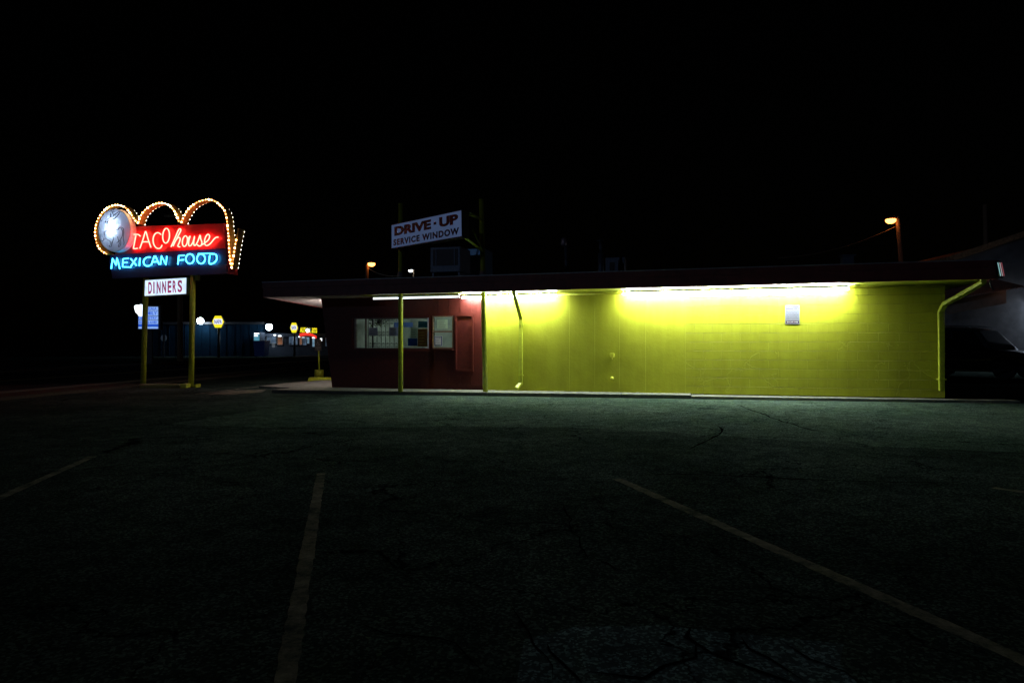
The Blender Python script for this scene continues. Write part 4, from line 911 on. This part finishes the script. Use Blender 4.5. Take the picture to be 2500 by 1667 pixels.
# ------------------------------------------------------------------ cars
def car(label,cat,fr_c,ang,L=4.7,Wd=1.86,H=1.72,paint=(.035,.037,.042),kind='suv',lit=None,name='parked_car',grp=None):
    """local x forward"""
    fr=Frame(fr_c[0],fr_c[1],ang); o=thing(name,label,cat,fr,(0,0,0),grp)
    pm_=bpy.data.materials.get('paint_'+cat+str(paint[2])) or mat('paint_'+cat+str(paint[2]),paint,.25,coat=1,var=.05,spec=.6)
    gm=bpy.data.materials.get('car_glass') or mat('car_glass',(.006,.008,.009),.05,var=0,spec=.8)
    # side profile stations: x, z of body top (hood/belt), half width
    h=H
    if kind=='suv':
        st=[(-.5,.40,.84),(-.49,.90,.88),(-.47,1.02,.90),(-.35,1.06,.97),(-.1,1.04,1.0),(.12,1.02,1.0),(.22,1.02,.99),(.32,.99,.97),(.42,.90,.92),(.475,.78,.84),(.5,.45,.76)]
        gh=[(-.485,1.02,.0),(-.44,h-.14,.8),(-.36,h-.04,.84),(-.15,h,.86),(.03,h-.03,.85),(.10,h-.11,.83),(.235,1.02,.0)]
    else:
        st=[(-.5,.42,.80),(-.49,.86,.85),(-.46,.93,.88),(-.34,.95,.95),(-.1,.94,1.0),(.12,.92,1.0),(.22,.92,.99),(.32,.88,.97),(.42,.80,.92),(.475,.70,.84),(.5,.42,.76)]
        gh=[(-.40,.93,.0),(-.28,h-.12,.76),(-.18,h-.03,.80),(-.05,h,.82),(.03,h-.03,.82),(.08,h-.09,.80),(.22,.90,.0)]
    hw=Wd/2; zb=.24
    q=MB(); q.smooth=True; rings=[]
    for x,zt_,wf_ in st:
        w=hw*wf_; X=x*L; zm=zb+(zt_-zb)*.55
        ring=[(X,-w*.86,zb),(X,-w,zb+.12),(X,-w*1.0,zm),(X,-w*.97,zt_-.06),(X,-w*.90,zt_-.01),(X,-w*.45,zt_+.012),(X,0,zt_+.018)]
        ring+= [(p[0],-p[1],p[2]) for p in ring[-2::-1]]
        rings.append(q.verts(ring))
    n=len(rings[0])
    for a,b in zip(rings,rings[1:]):
        for j in range(n): q.face((a[j],a[(j+1)%n],b[(j+1)%n],b[j]))
    q.face(rings[0][::-1]); q.face(rings[-1])
    body=build(q,'body',pm_,o)
    # wheel arches
    wx=(-.30*L,.305*L); wr=.36 if kind=='suv' else .33
    cut=MB()
    for X in wx:
        for sy in (-1,1): cut.lathe([(wr+.05,0),(wr+.05,.5)],(X,sy*(hw-.26),wr),(0,sy,0),24)
    cb=build(cut,'cutter',M['black'],o)
    bo=body.modifiers.new('b','BOOLEAN'); bo.object=cb; bo.operation='DIFFERENCE'; bo.solver='EXACT'
    bpy.context.view_layer.update(); dg=bpy.context.evaluated_depsgraph_get(); me=bpy.data.meshes.new_from_object(body.evaluated_get(dg)); body.modifiers.clear(); body.data=me
    if not me.materials: me.materials.append(pm_)
    bpy.data.objects.remove(cb)
    # greenhouse
    q=MB(); q.smooth=True; rings=[]
    belt=1.0 if kind=='suv' else .90
    for x,zt_,wf_ in gh:
        X=x*L; ww=hw*(wf_ if wf_ else .86)
        lo=hw*.93
        f_=(zt_-belt)/(h-belt)
        wt=lo+(hw*.80-lo)*max(f_,0)
        ring=[(X,-lo,belt-.03),(X,-wt,zt_-.05 if f_>.2 else zt_),(X,-wt*.8,zt_ if f_>.2 else zt_),(X,0,zt_+.015),(X,wt*.8,zt_),(X,wt,zt_-.05 if f_>.2 else zt_),(X,lo,belt-.03)]
        rings.append(q.verts(ring))
    n=7
    for a,b in zip(rings,rings[1:]):
        for j in range(n): q.face((a[j],a[(j+1)%n],b[(j+1)%n],b[j]))
    q.face(rings[0][::-1]); q.face(rings[-1]); build(q,'cabin',pm_,o)
    # side windows: following the tumblehome
    def sw(x0,x1,x2,x3,zl,zh,sy):
        def pt(x,z):
            f_=(z-belt)/(h-belt); lo=hw*.93; return (x*L,sy*((lo+(hw*.80-lo)*f_)+.004),z)
        q=MB(); P=[pt(x0,zl),pt(x1,zl),pt(x2,zh),pt(x3,zh)]; q.prism(P,(0,-sy*.01,0)); return q
    zl=belt+.03; zh=h-.13
    if kind=='suv': wins=((-.44,-.28,-.29,-.42),(-.265,-.075,-.085,-.275),(-.06,.19,.08,-.07))
    else: wins=((-.35,-.20,-.20,-.27),(-.185,-.02,-.03,-.185),(-.005,.17,.06,-.015))
    for sy in (-1,1):
        for w_ in wins: build(sw(*w_,zl,zh,sy),'side_window',gm,o)
    # windscreen
    g5,g6=gh[-2],gh[-1]
    def wsp(f_,y): x=g5[0]+(g6[0]-g5[0])*f_; z=g5[1]+(g6[1]-g5[1])*f_; return Vector((x*L+.008,y,z+.012))
    q=MB(); q.prism([wsp(.06,-hw*.66),wsp(.06,hw*.66),wsp(.93,hw*.84),wsp(.93,-hw*.84)],(-.006,0,-.008)); build(q,'windscreen',gm,o)
    for X in wx:
        for sy in (-1,1):
            q=MB(); q.lathe([(wr-.13,0),(wr-.02,-.01),(wr,.03),(wr,.17),(wr-.02,.21),(wr-.13,.2)],(X,sy*(hw-.21),wr),(0,sy,0),28); ty=build(q,'wheel',M['black'],o)
            q=MB(); q.lathe([(wr-.135,.0),(wr-.135,.17),(wr-.16,.175),(.05,.12),(.045,.19)],(X,sy*(hw-.205),wr),(0,sy,0),20); build(q,'rim',M['dark'] if kind=='suv' else M['metal'],ty)
    for sy in (-1,1):
        q=MB(); q.sphere((.135*L,sy*(hw+.10),belt+.07),.1,10,(.7,1,.75)); build(q,'mirror',pm_,o)
        q=MB(); X=.492*L if kind=='suv' else .49*L; z=.72 if kind=='suv' else .62
        q.sphere((X-.02,sy*hw*.62,z),.085,12,(.55,1.3,.75)); build(q,'headlight',lit or mat('headlight_glass',(.35,.37,.4),.1,spec=.8),o)
        q=MB(); q.box((-.497*L,sy*hw*.60,.75),(-.480*L,sy*hw*.85,.92)); build(q,'tail_light',mat('tail_red',(.2,.01,.01),.2),o)
        for x in (-.10,-.24) if kind=='suv' else (-.03,-.19):
            q=MB(); q.box((x*L-.09,sy*(hw*1.0),belt-.13),(x*L+.09,sy*(hw*1.0+.03),belt-.10)); build(q,'door_handle',M['alu'],o,bevel=.006)
        if kind=='suv':
            q=MB(); q.tube([(-.38*L,sy*hw*.72,h-.05),(-.34*L,sy*hw*.72,h+.035),(-.1*L,sy*hw*.72,h+.05),(.03*L,sy*hw*.72,h+.02),(.06*L,sy*hw*.72,h-.04)],.018,8); build(q,'roof_rail',M['alu'],o)
            q=MB(); q.box((-.19*L,sy*hw*.99-.03,.27),(.19*L,sy*hw*.99+.03,.33)); build(q,'side_step',M['alu'],o,bevel=.02)
    q=MB(); q.box((.485*L,-.45,.40),(.505*L,.45,.56)); build(q,'grille',M['black'],o)
    return o
car('dark parked estate car beyond the right corner of the yellow wall','car',(17.15,25.4),math.radians(61),H=1.86,kind='suv')
# ------------------------------------------------------------------ neighbour on the right
GF=Frame(20,31,math.radians(-8))
greyw=mat('grey_render_wall',(.10,.10,.11),.8,bump=.3,scale=3,var=.25)
o=thing('neighbour_building','tall grey neighbouring building behind the dark parked car','building',WF,(30,34,0))
p0=at(2290,632,33); 
q=MB(); x0=at(2300,700,33).x
q.box((x0-1.5,33,0),(x0+18,43,at(2300,640,33).z-.0)); build(q,'wall',greyw,o)
q=MB(); ra=at(2309,636,32.6); rb=at(2475,580,30.0); rc=at(2700,505,27.0); 
q.hexa([ra+Vector((0,0,-.12)),rc+Vector((0,0,-.12)),rc+Vector((3,8,-.12)),ra+Vector((0,10,-.12))],[ra+Vector((0,0,.14)),rc+Vector((0,0,.14)),rc+Vector((3,8,.14)),ra+Vector((0,10,.14))]); build(q,'roof',mat('orange_roof_edge',(.36,.20,.10),.8,bump=.6,scale=9,var=.5),o)  # orange of the street lamp's light put into the roof edge colour
q=MB(); q.hexa([(ra.x+.1,ra.y+.4,0),(rc.x,rc.y+.4,0),(rc.x+3,rc.y+8,0),(ra.x+.1,ra.y+9,0)],[(ra.x+.1,ra.y+.4,ra.z-.125),(rc.x,rc.y+.4,rc.z-.125),(rc.x+3,rc.y+8,rc.z-.125),(ra.x+.1,ra.y+9,ra.z-.125)]); build(q,'side_wall',greyw,o)
# corrugated lean-to
ca=at(2300,731,30); cb_=at(2500,700,28); 
o=thing('lean_to_canopy','rusty corrugated lean-to canopy on the neighbouring building','canopy',WF,(ca.x+2,31,0))
q=MB(); n=60; A=[];Bv=[]
for k in range(n+1):
    f_=k/n; p=ca.lerp(cb_,f_); z=.035*math.cos(k*PI/1.0)
    A.append(p+Vector((0,0,z))); Bv.append(p+Vector((.6,2.6,.55+z)))
a=q.verts(A); b=q.verts(Bv)
for k in range(n): q.face((a[k],a[k+1],b[k+1],b[k]))
a2=q.verts([v+Vector((0,0,-.02)) for v in A]); 
for k in range(n): q.face((a[k],a2[k],a2[k+1],a[k+1]))
build(q,'corrugated_sheet',mat('rusty_corrugated',(.40,.20,.15),.6,bump=.4,scale=5,var=.4),o)
q=MB(); q.hexa([ca+Vector((.9,1.0,-.62)),cb_+Vector((0,1.0,-.62)),cb_+Vector((0,1.1,-.62)),ca+Vector((.9,1.1,-.62))],[ca+Vector((.9,1.0,-.02)),cb_+Vector((0,1.0,-.02)),cb_+Vector((0,1.1,-.02)),ca+Vector((.9,1.1,-.02))]); build(q,'header_board',mat('tan_board',(.32,.25,.19),.8,var=.3,scale=3),o)
# flood light out at the right
fp=Vector((22.4,28.3,2.9))
o=thing('floodlight','white floodlight on the neighbouring wall just past the parked car','floodlight',WF,(fp.x,fp.y,fp.z))
q=MB(); q.box((fp.x-.15,fp.y,fp.z),(fp.x+.15,fp.y+.12,fp.z+.2)); build(q,'housing',M['dark'],o)
q=MB(); q.sphere((fp.x,fp.y,fp.z-.08),.10,12); build(q,'lens',emit('flood_lens',(.72,.86,1),420),o)
q=MB(); q.tube([(fp.x,fp.y+.12,fp.z+.1),(fp.x,fp.y+1.2,fp.z+.1)],.03,8); build(q,'arm',M['dark'],o)
# tall faint pole to the right
pq=at(2415,560,45); q=MB(); q.tube([(pq.x,45,0),(pq.x-.3,45,at(2405,500,45).z)],[.16,.12],12); tag(build(q,'utility_pole',M['wood'],base=(pq.x,45,0)),'bare utility pole standing behind the neighbouring building','pole')

# ------------------------------------------------------------------ across the street
wh=mat('blue_grey_cladding',(.004,.019,.040),.8,spec=.04,bump=.3,scale=1.2,var=.2)
def bz(py,d): return at(0,py,d).z
o=thing('warehouse','long dark blue grey warehouse across the street behind the neon sign posts','building',WF,(-34,74,0))
xa=at(364,800,72).x; xb=at(640,800,72).x
q=MB(); q.box((xa,72,0),(xb,90,bz(792,72))); build(q,'wall',wh,o); q=MB(); q.box((xa-.3,71.7,bz(792,72)+.01),(xb+.3,90.3,bz(792,72)+.25)); build(q,'parapet',M['dark'],o)
q=MB(); 
for k in range(14): x=xa+ (xb-xa)*k/14+.4; q.box((x,71.93,0.1),(x+.06,71.999,bz(793,72)))
build(q,'cladding_rib',wh,o)
def wallpack(px,py,d,label,st=120,r=.22):
    c=at(px,py,d); o=thing('wall_lamp',label,'lamp',WF,tuple(c),'white wall lamps across the street')
    q=MB(); q.box((c.x-.25,c.y+.12,c.z-.12),(c.x+.25,c.y+.6,c.z+.25)); build(q,'housing',M['dark'],o)
    q=MB(); q.sphere((c.x,c.y,c.z-.02),r,12); build(q,'lens',emit('wall_lamp_lens',(.72,.88,1.0),st),o); return o
wallpack(489,783,71.0,'bright white wall lamp beside the right neon sign post',60,.33)
wallpack(657,798,71.0,'bright white wall lamp above the lit shop windows',60,.33)
wallpack(751,806.5,69.6,'bright white lamp in the middle of the yellow lettering',30,.16)
# shop
o=thing('parts_shop','low shop with lit windows and yellow lettering across the street','building',WF,(-26,73,0))
xa=at(641,800,72).x; xb=at(860,800,72).x; zt4=bz(806,72)
shopm=mat('shop_wall',(.03,.036,.05),.8,spec=.05,var=.3,scale=1)
q=MB(); q.box((xa,72,0),(xb,88,bz(815,72))); q.box((xa,71.8,bz(822,72)),(xb,71.999,bz(814,72))); build(q,'wall',shopm,o)
M['win']=emit('shop_window_light',(.35,.62,.85),.55,.6,1.6); M['win2']=emit('shop_window_dim',(.10,.16,.25),.5,.9,2.2); M['winw']=emit('shop_tube',(.85,.93,1),3.2); M['winb']=emit('shop_window_warm',(.20,.09,.05),.7,.8,1.2)
def win(px0,px1,py0,py1,m,d=71.95,name='window'):
    a=at(px0,py1,d); b=at(px1,py0,d); q=MB(); q.box((a.x,d,a.z),(b.x,d+.04,b.z)); w=build(q,name,m,o)
    q=MB(); e=.05
    q.box((a.x-e,d-.03,a.z-e),(a.x,d+.045,b.z+e)); q.box((b.x,d-.03,a.z-e),(b.x+e,d+.045,b.z+e)); q.box((a.x,d-.03,b.z),(b.x,d+.045,b.z+e)); q.box((a.x,d-.03,a.z-e),(b.x,d+.045,a.z)); build(q,'frame',M['alu'],w)
win(652,659,817,838,M['win2']); win(661,674,817,838,M['win2']); win(678,690,818,841,M['winb']); win(706,726,822,841,M['win2']); win(732,737,822,841,M['winb']); win(740,748,823,842,M['win2']); win(750,755,823,838,M['win']); win(763,768,824,846,M['win']); win(782,786,826,832,M['winw']); win(795,797,826,844,M['win2'])
q=MB()
for a_,b_,py in ((679,686,820),(729,732,822),(737,743,822.5),(762,768,824),(668,673,818)):
    a=at(a_,py+1.5,71.5); b=at(b_,py-1.5,71.5); q.box((a.x,71.5,a.z),(b.x,71.6,b.z))
build(q,'lit_tube',M['winw'],o)
q=MB()
for k in range(5): a=at(664,836+k*2.6,71.2); b=at(671,837.2+k*2.6,71.2); q.box((a.x,71.2,b.z),(b.x,71.25,a.z))
build(q,'door_panel',emit('door_panel',(.5,.58,.66),.25),o)
# small lit kiosk window left of the shop
o=thing('lit_kiosk','small pale blue lit kiosk window left of the shop','kiosk',WF,(at(627,830,70).x,70,0))
a=at(619,850,70); b=at(634.5,811,70); q=MB(); q.box((a.x,70,0),(b.x,71.5,b.z)); build(q,'cabinet',shopm,o); a=at(620,832,69.98); b=at(633.5,813,69.98); q=MB(); q.box((a.x,69.95,a.z),(b.x,69.999,b.z)); wn=build(q,'window',emit('kiosk_glow',(.10,.35,.5),.7,.3,2),o)
q=MB()
for y_,w_ in ((814,1),(819.5,.7)): a=at(620.5,y_+1.3,69.9); b=at(620.5+12*w_,y_-1,69.9); q.box((a.x,69.9,a.z),(b.x,69.94,b.z))
build(q,'lit_tube',M['winw'],wn)
# blue pickup / dumpster
a=at(618,851,64); b=at(646,833,64)
o=thing('blue_dumpster','dark blue dumpster in front of the lit shop','dumpster',WF,((a.x+b.x)/2,64,0)); q=MB(); z=b.z
q.hexa([(a.x+.1,64.1,.15),(b.x-.1,64.1,.15),(b.x-.1,65.2,.15),(a.x+.1,65.2,.15)],[(a.x,64,z),(b.x,64,z),(b.x,65.4,z),(a.x,65.4,z)]); build(q,'bin',mat('dumpster_blue',(.02,.10,.45),.45),o); q=MB(); q.box((a.x-.03,63.96,z+.002),(b.x+.03,65.45,z+.06)); build(q,'lid',M['dark'],o)
q=MB()
for x in (a.x+.2,b.x-.2): q.lathe([(.08,-.03),(.08,.03)],(x,64.3,.08),(1,0,0),12)
build(q,'wheel',M['black'],o)
# hex signs
yel_e=emit('hex_yellow',(1.0,.86,.02),1.0); whi_e=emit('hex_white',(.85,.88,1.0),1.05); blu_e=emit('hex_blue',(.10,.13,.42),.8)
def hexsign(cx,cy,rx,ry,d,label,pole=True,rot=0):
    c=at(cx,cy,d); k=d/F; R1=rx*k; R2=ry*k
    o=thing('hexagonal_sign',label,'sign',WF,(c.x,d,0 if pole else c.z-R2),'yellow hexagonal signs')
    hx=lambda s,y: [(c.x-R1*s,y,c.z),(c.x-R1*s*.52,y,c.z-R2*s),(c.x+R1*s*.52,y,c.z-R2*s),(c.x+R1*s,y,c.z),(c.x+R1*s*.52,y,c.z+R2*s),(c.x-R1*s*.52,y,c.z+R2*s)]
    q=MB(); q.prism(hx(1.03,d),(0,.3,0)); cb=build(q,'cabinet',M['dark'],o); q=MB(); q.prism(hx(1,d-.02),(0,.019,0)); fc=build(q,'lit_face',yel_e,cb)
    q=MB(); w=R1*.72; q.box((c.x-w,d-.03,c.z-R2*.42),(c.x+w,d-.021,c.z+R2*.5)); build(q,'lit_panel',whi_e,cb)
    q=MB(); q.text('NAPA',(c.x-w*.85,d-.031,c.z-R2*.33),(1,0,0),(0,0,1),w*1.7,R2*.7,ext=.01,bold=.02); build(q,'lettering',blu_e,cb)
    if pole:
        q=MB(); q.tube([(c.x,d+.15,0),(c.x,d+.15,c.z-R2)],.12,12); build(q,'pole',M['dark'],o)
    return o
hexsign(532.5,785.5,14.5,14.3,66,'larger yellow hexagonal sign on a pole right of the neon sign')
hexsign(717.8,800,9.5,12,69,'smaller yellow hexagonal sign left of the yellow lettering')
o=thing('lettering_sign','lit yellow shop lettering above a red swoosh','sign',WF,(at(753,812,70.5).x,70.5,at(753,819,70.5).z))
a=at(732.5,811.5,70.5); b=at(774,797,70.5); w=b.x-a.x; h=b.z-a.z
q=MB(); q.text('AUTO PARTS',(a.x,70.5,a.z),(1,0,-.04),(0,0,1),w,h*.86,ext=.05,bold=.035); build(q,'lettering',yel_e,o)
q=MB(); n=14; top=[];bot=[]
for k in range(n+1):
    f_=k/n; x=a.x-.05+w*f_; y=a.z-.12+.18*math.sin(PI*f_*.9)-.3*f_*f_; th_=.22+.08*(1-f_); top.append((x,70.45,y)); bot.append((x,70.45,y-th_-.05))
q.prism(bot+top[::-1],(0,.06,0)); build(q,'swoosh',emit('swoosh_red',(1,.05,.03),.9),o)
q=MB(); q.box((a.x,70.6,a.z-.5),(b.x,70.7,a.z-.4)); q.box((a.x+.3,70.7,a.z-.5),(a.x+.4,71.9,a.z-.4)); q.box((b.x-.4,70.7,a.z-.5),(b.x-.3,71.9,a.z-.4)); build(q,'bracket',M['dark'],o)
# dentist sign
d=40; dz0=at(340,803,d); dz1=at(387,748,d)
o=thing('dentist_sign','blue lit panel sign with a white tooth shape behind the left sign post','sign',WF,((dz0.x+dz1.x)/2,d,0))
q=MB(); q.box((dz0.x-.1,d,dz0.z-.06),(dz1.x+.12,d+.25,dz1.z+.06)); cb=build(q,'cabinet',M['dark'],o)
bp=emit('dental_blue',(.02,.12,.85),.75); wp=emit('dental_pale',(.28,.48,1.0),.9)
k=d/F
def prow(y0,y1,m,txt=None,xs=(338,385.5),tx=None,th=None):
    a=at(xs[0],y1,d-.03); b=at(xs[1],y0,d-.03); q=MB(); q.box((a.x,d-.03,a.z),(b.x,d-.001,b.z)); p=build(q,'lit_panel',m,cb)
    if txt:
        w=b.x-a.x; h=b.z-a.z; t0,t1=tx; a2=at(t0,0,d).x; b2=at(t1,0,d).x
        q=MB(); q.text(txt,(a2,d-.031,a.z+h*.14),(1,0,0),(0,0,1),b2-a2,h*.72,ext=.01,bold=.015); build(q,'lettering',bp,cb)
prow(749,757.6,wp,'SCALA',tx=(360,383)); prow(758.6,770.4,wp,'FAMILY',tx=(347,384)); prow(771.6,780.8,wp,'DENTISTRY',tx=(339,384)); prow(782,791.2,wp,'303-466-6180',tx=(339,383)); 
prow(792,796.5,bp); prow(797.5,802.3,wp)
q=MB(); c=at(337,757,d-.1); 
pts=[(328,752),(328,747),(333,744),(338,745),(343,743),(348,747),(349,753),(347,760),(345,768),(343,772),(340,772),(336,767),(331,762)]
q.prism([at(x,y,d-.2) for x,y in pts][::-1],(0,.16,0)); build(q,'tooth',emit('tooth_white',(.8,.92,1),3.0),o)
q=MB(); q.box(((dz0.x+dz1.x)/2-.15,d+.05,0),((dz0.x+dz1.x)/2+.15,d+.2,dz0.z-.06)); build(q,'pole',M['dark'],o)
# octagonal sign seen from behind
c=at(400,825,66); o=thing('octagonal_sign','back of an octagonal stop sign shining pale across the street','sign',WF,(c.x,66,0)); Rr=8.2*66/F
q=MB(); q.prism([(c.x+Rr*math.cos(PI/8+k*PI/4),66,c.z+Rr*math.sin(PI/8+k*PI/4)) for k in range(8)],(0,.01,0)); build(q,'plate',mat('bare_aluminium_plate',(.75,.85,.88),.25,metal=.6),o)
q=MB(); q.box((c.x-.06,65.93,0),(c.x+.06,65.999,c.z+Rr)); build(q,'pole',M['dark'],o)
c=at(404,806,60); # faint hanging banner on warehouse
o=thing('utility_pole','dark utility pole standing between the two neon sign posts','pole',WF,(at(439,860,48).x,48,0)); q=MB(); c=at(440,0,48); q.tube([(c.x,48,0),(c.x-.05,48,11)],[.2,.13],12); build(q,'shaft',M['wood'],o); q=MB(); q.box((c.x-1.1,47.9,10.2),(c.x+1.0,48.05,10.32)); build(q,'crossarm',M['wood'],o)
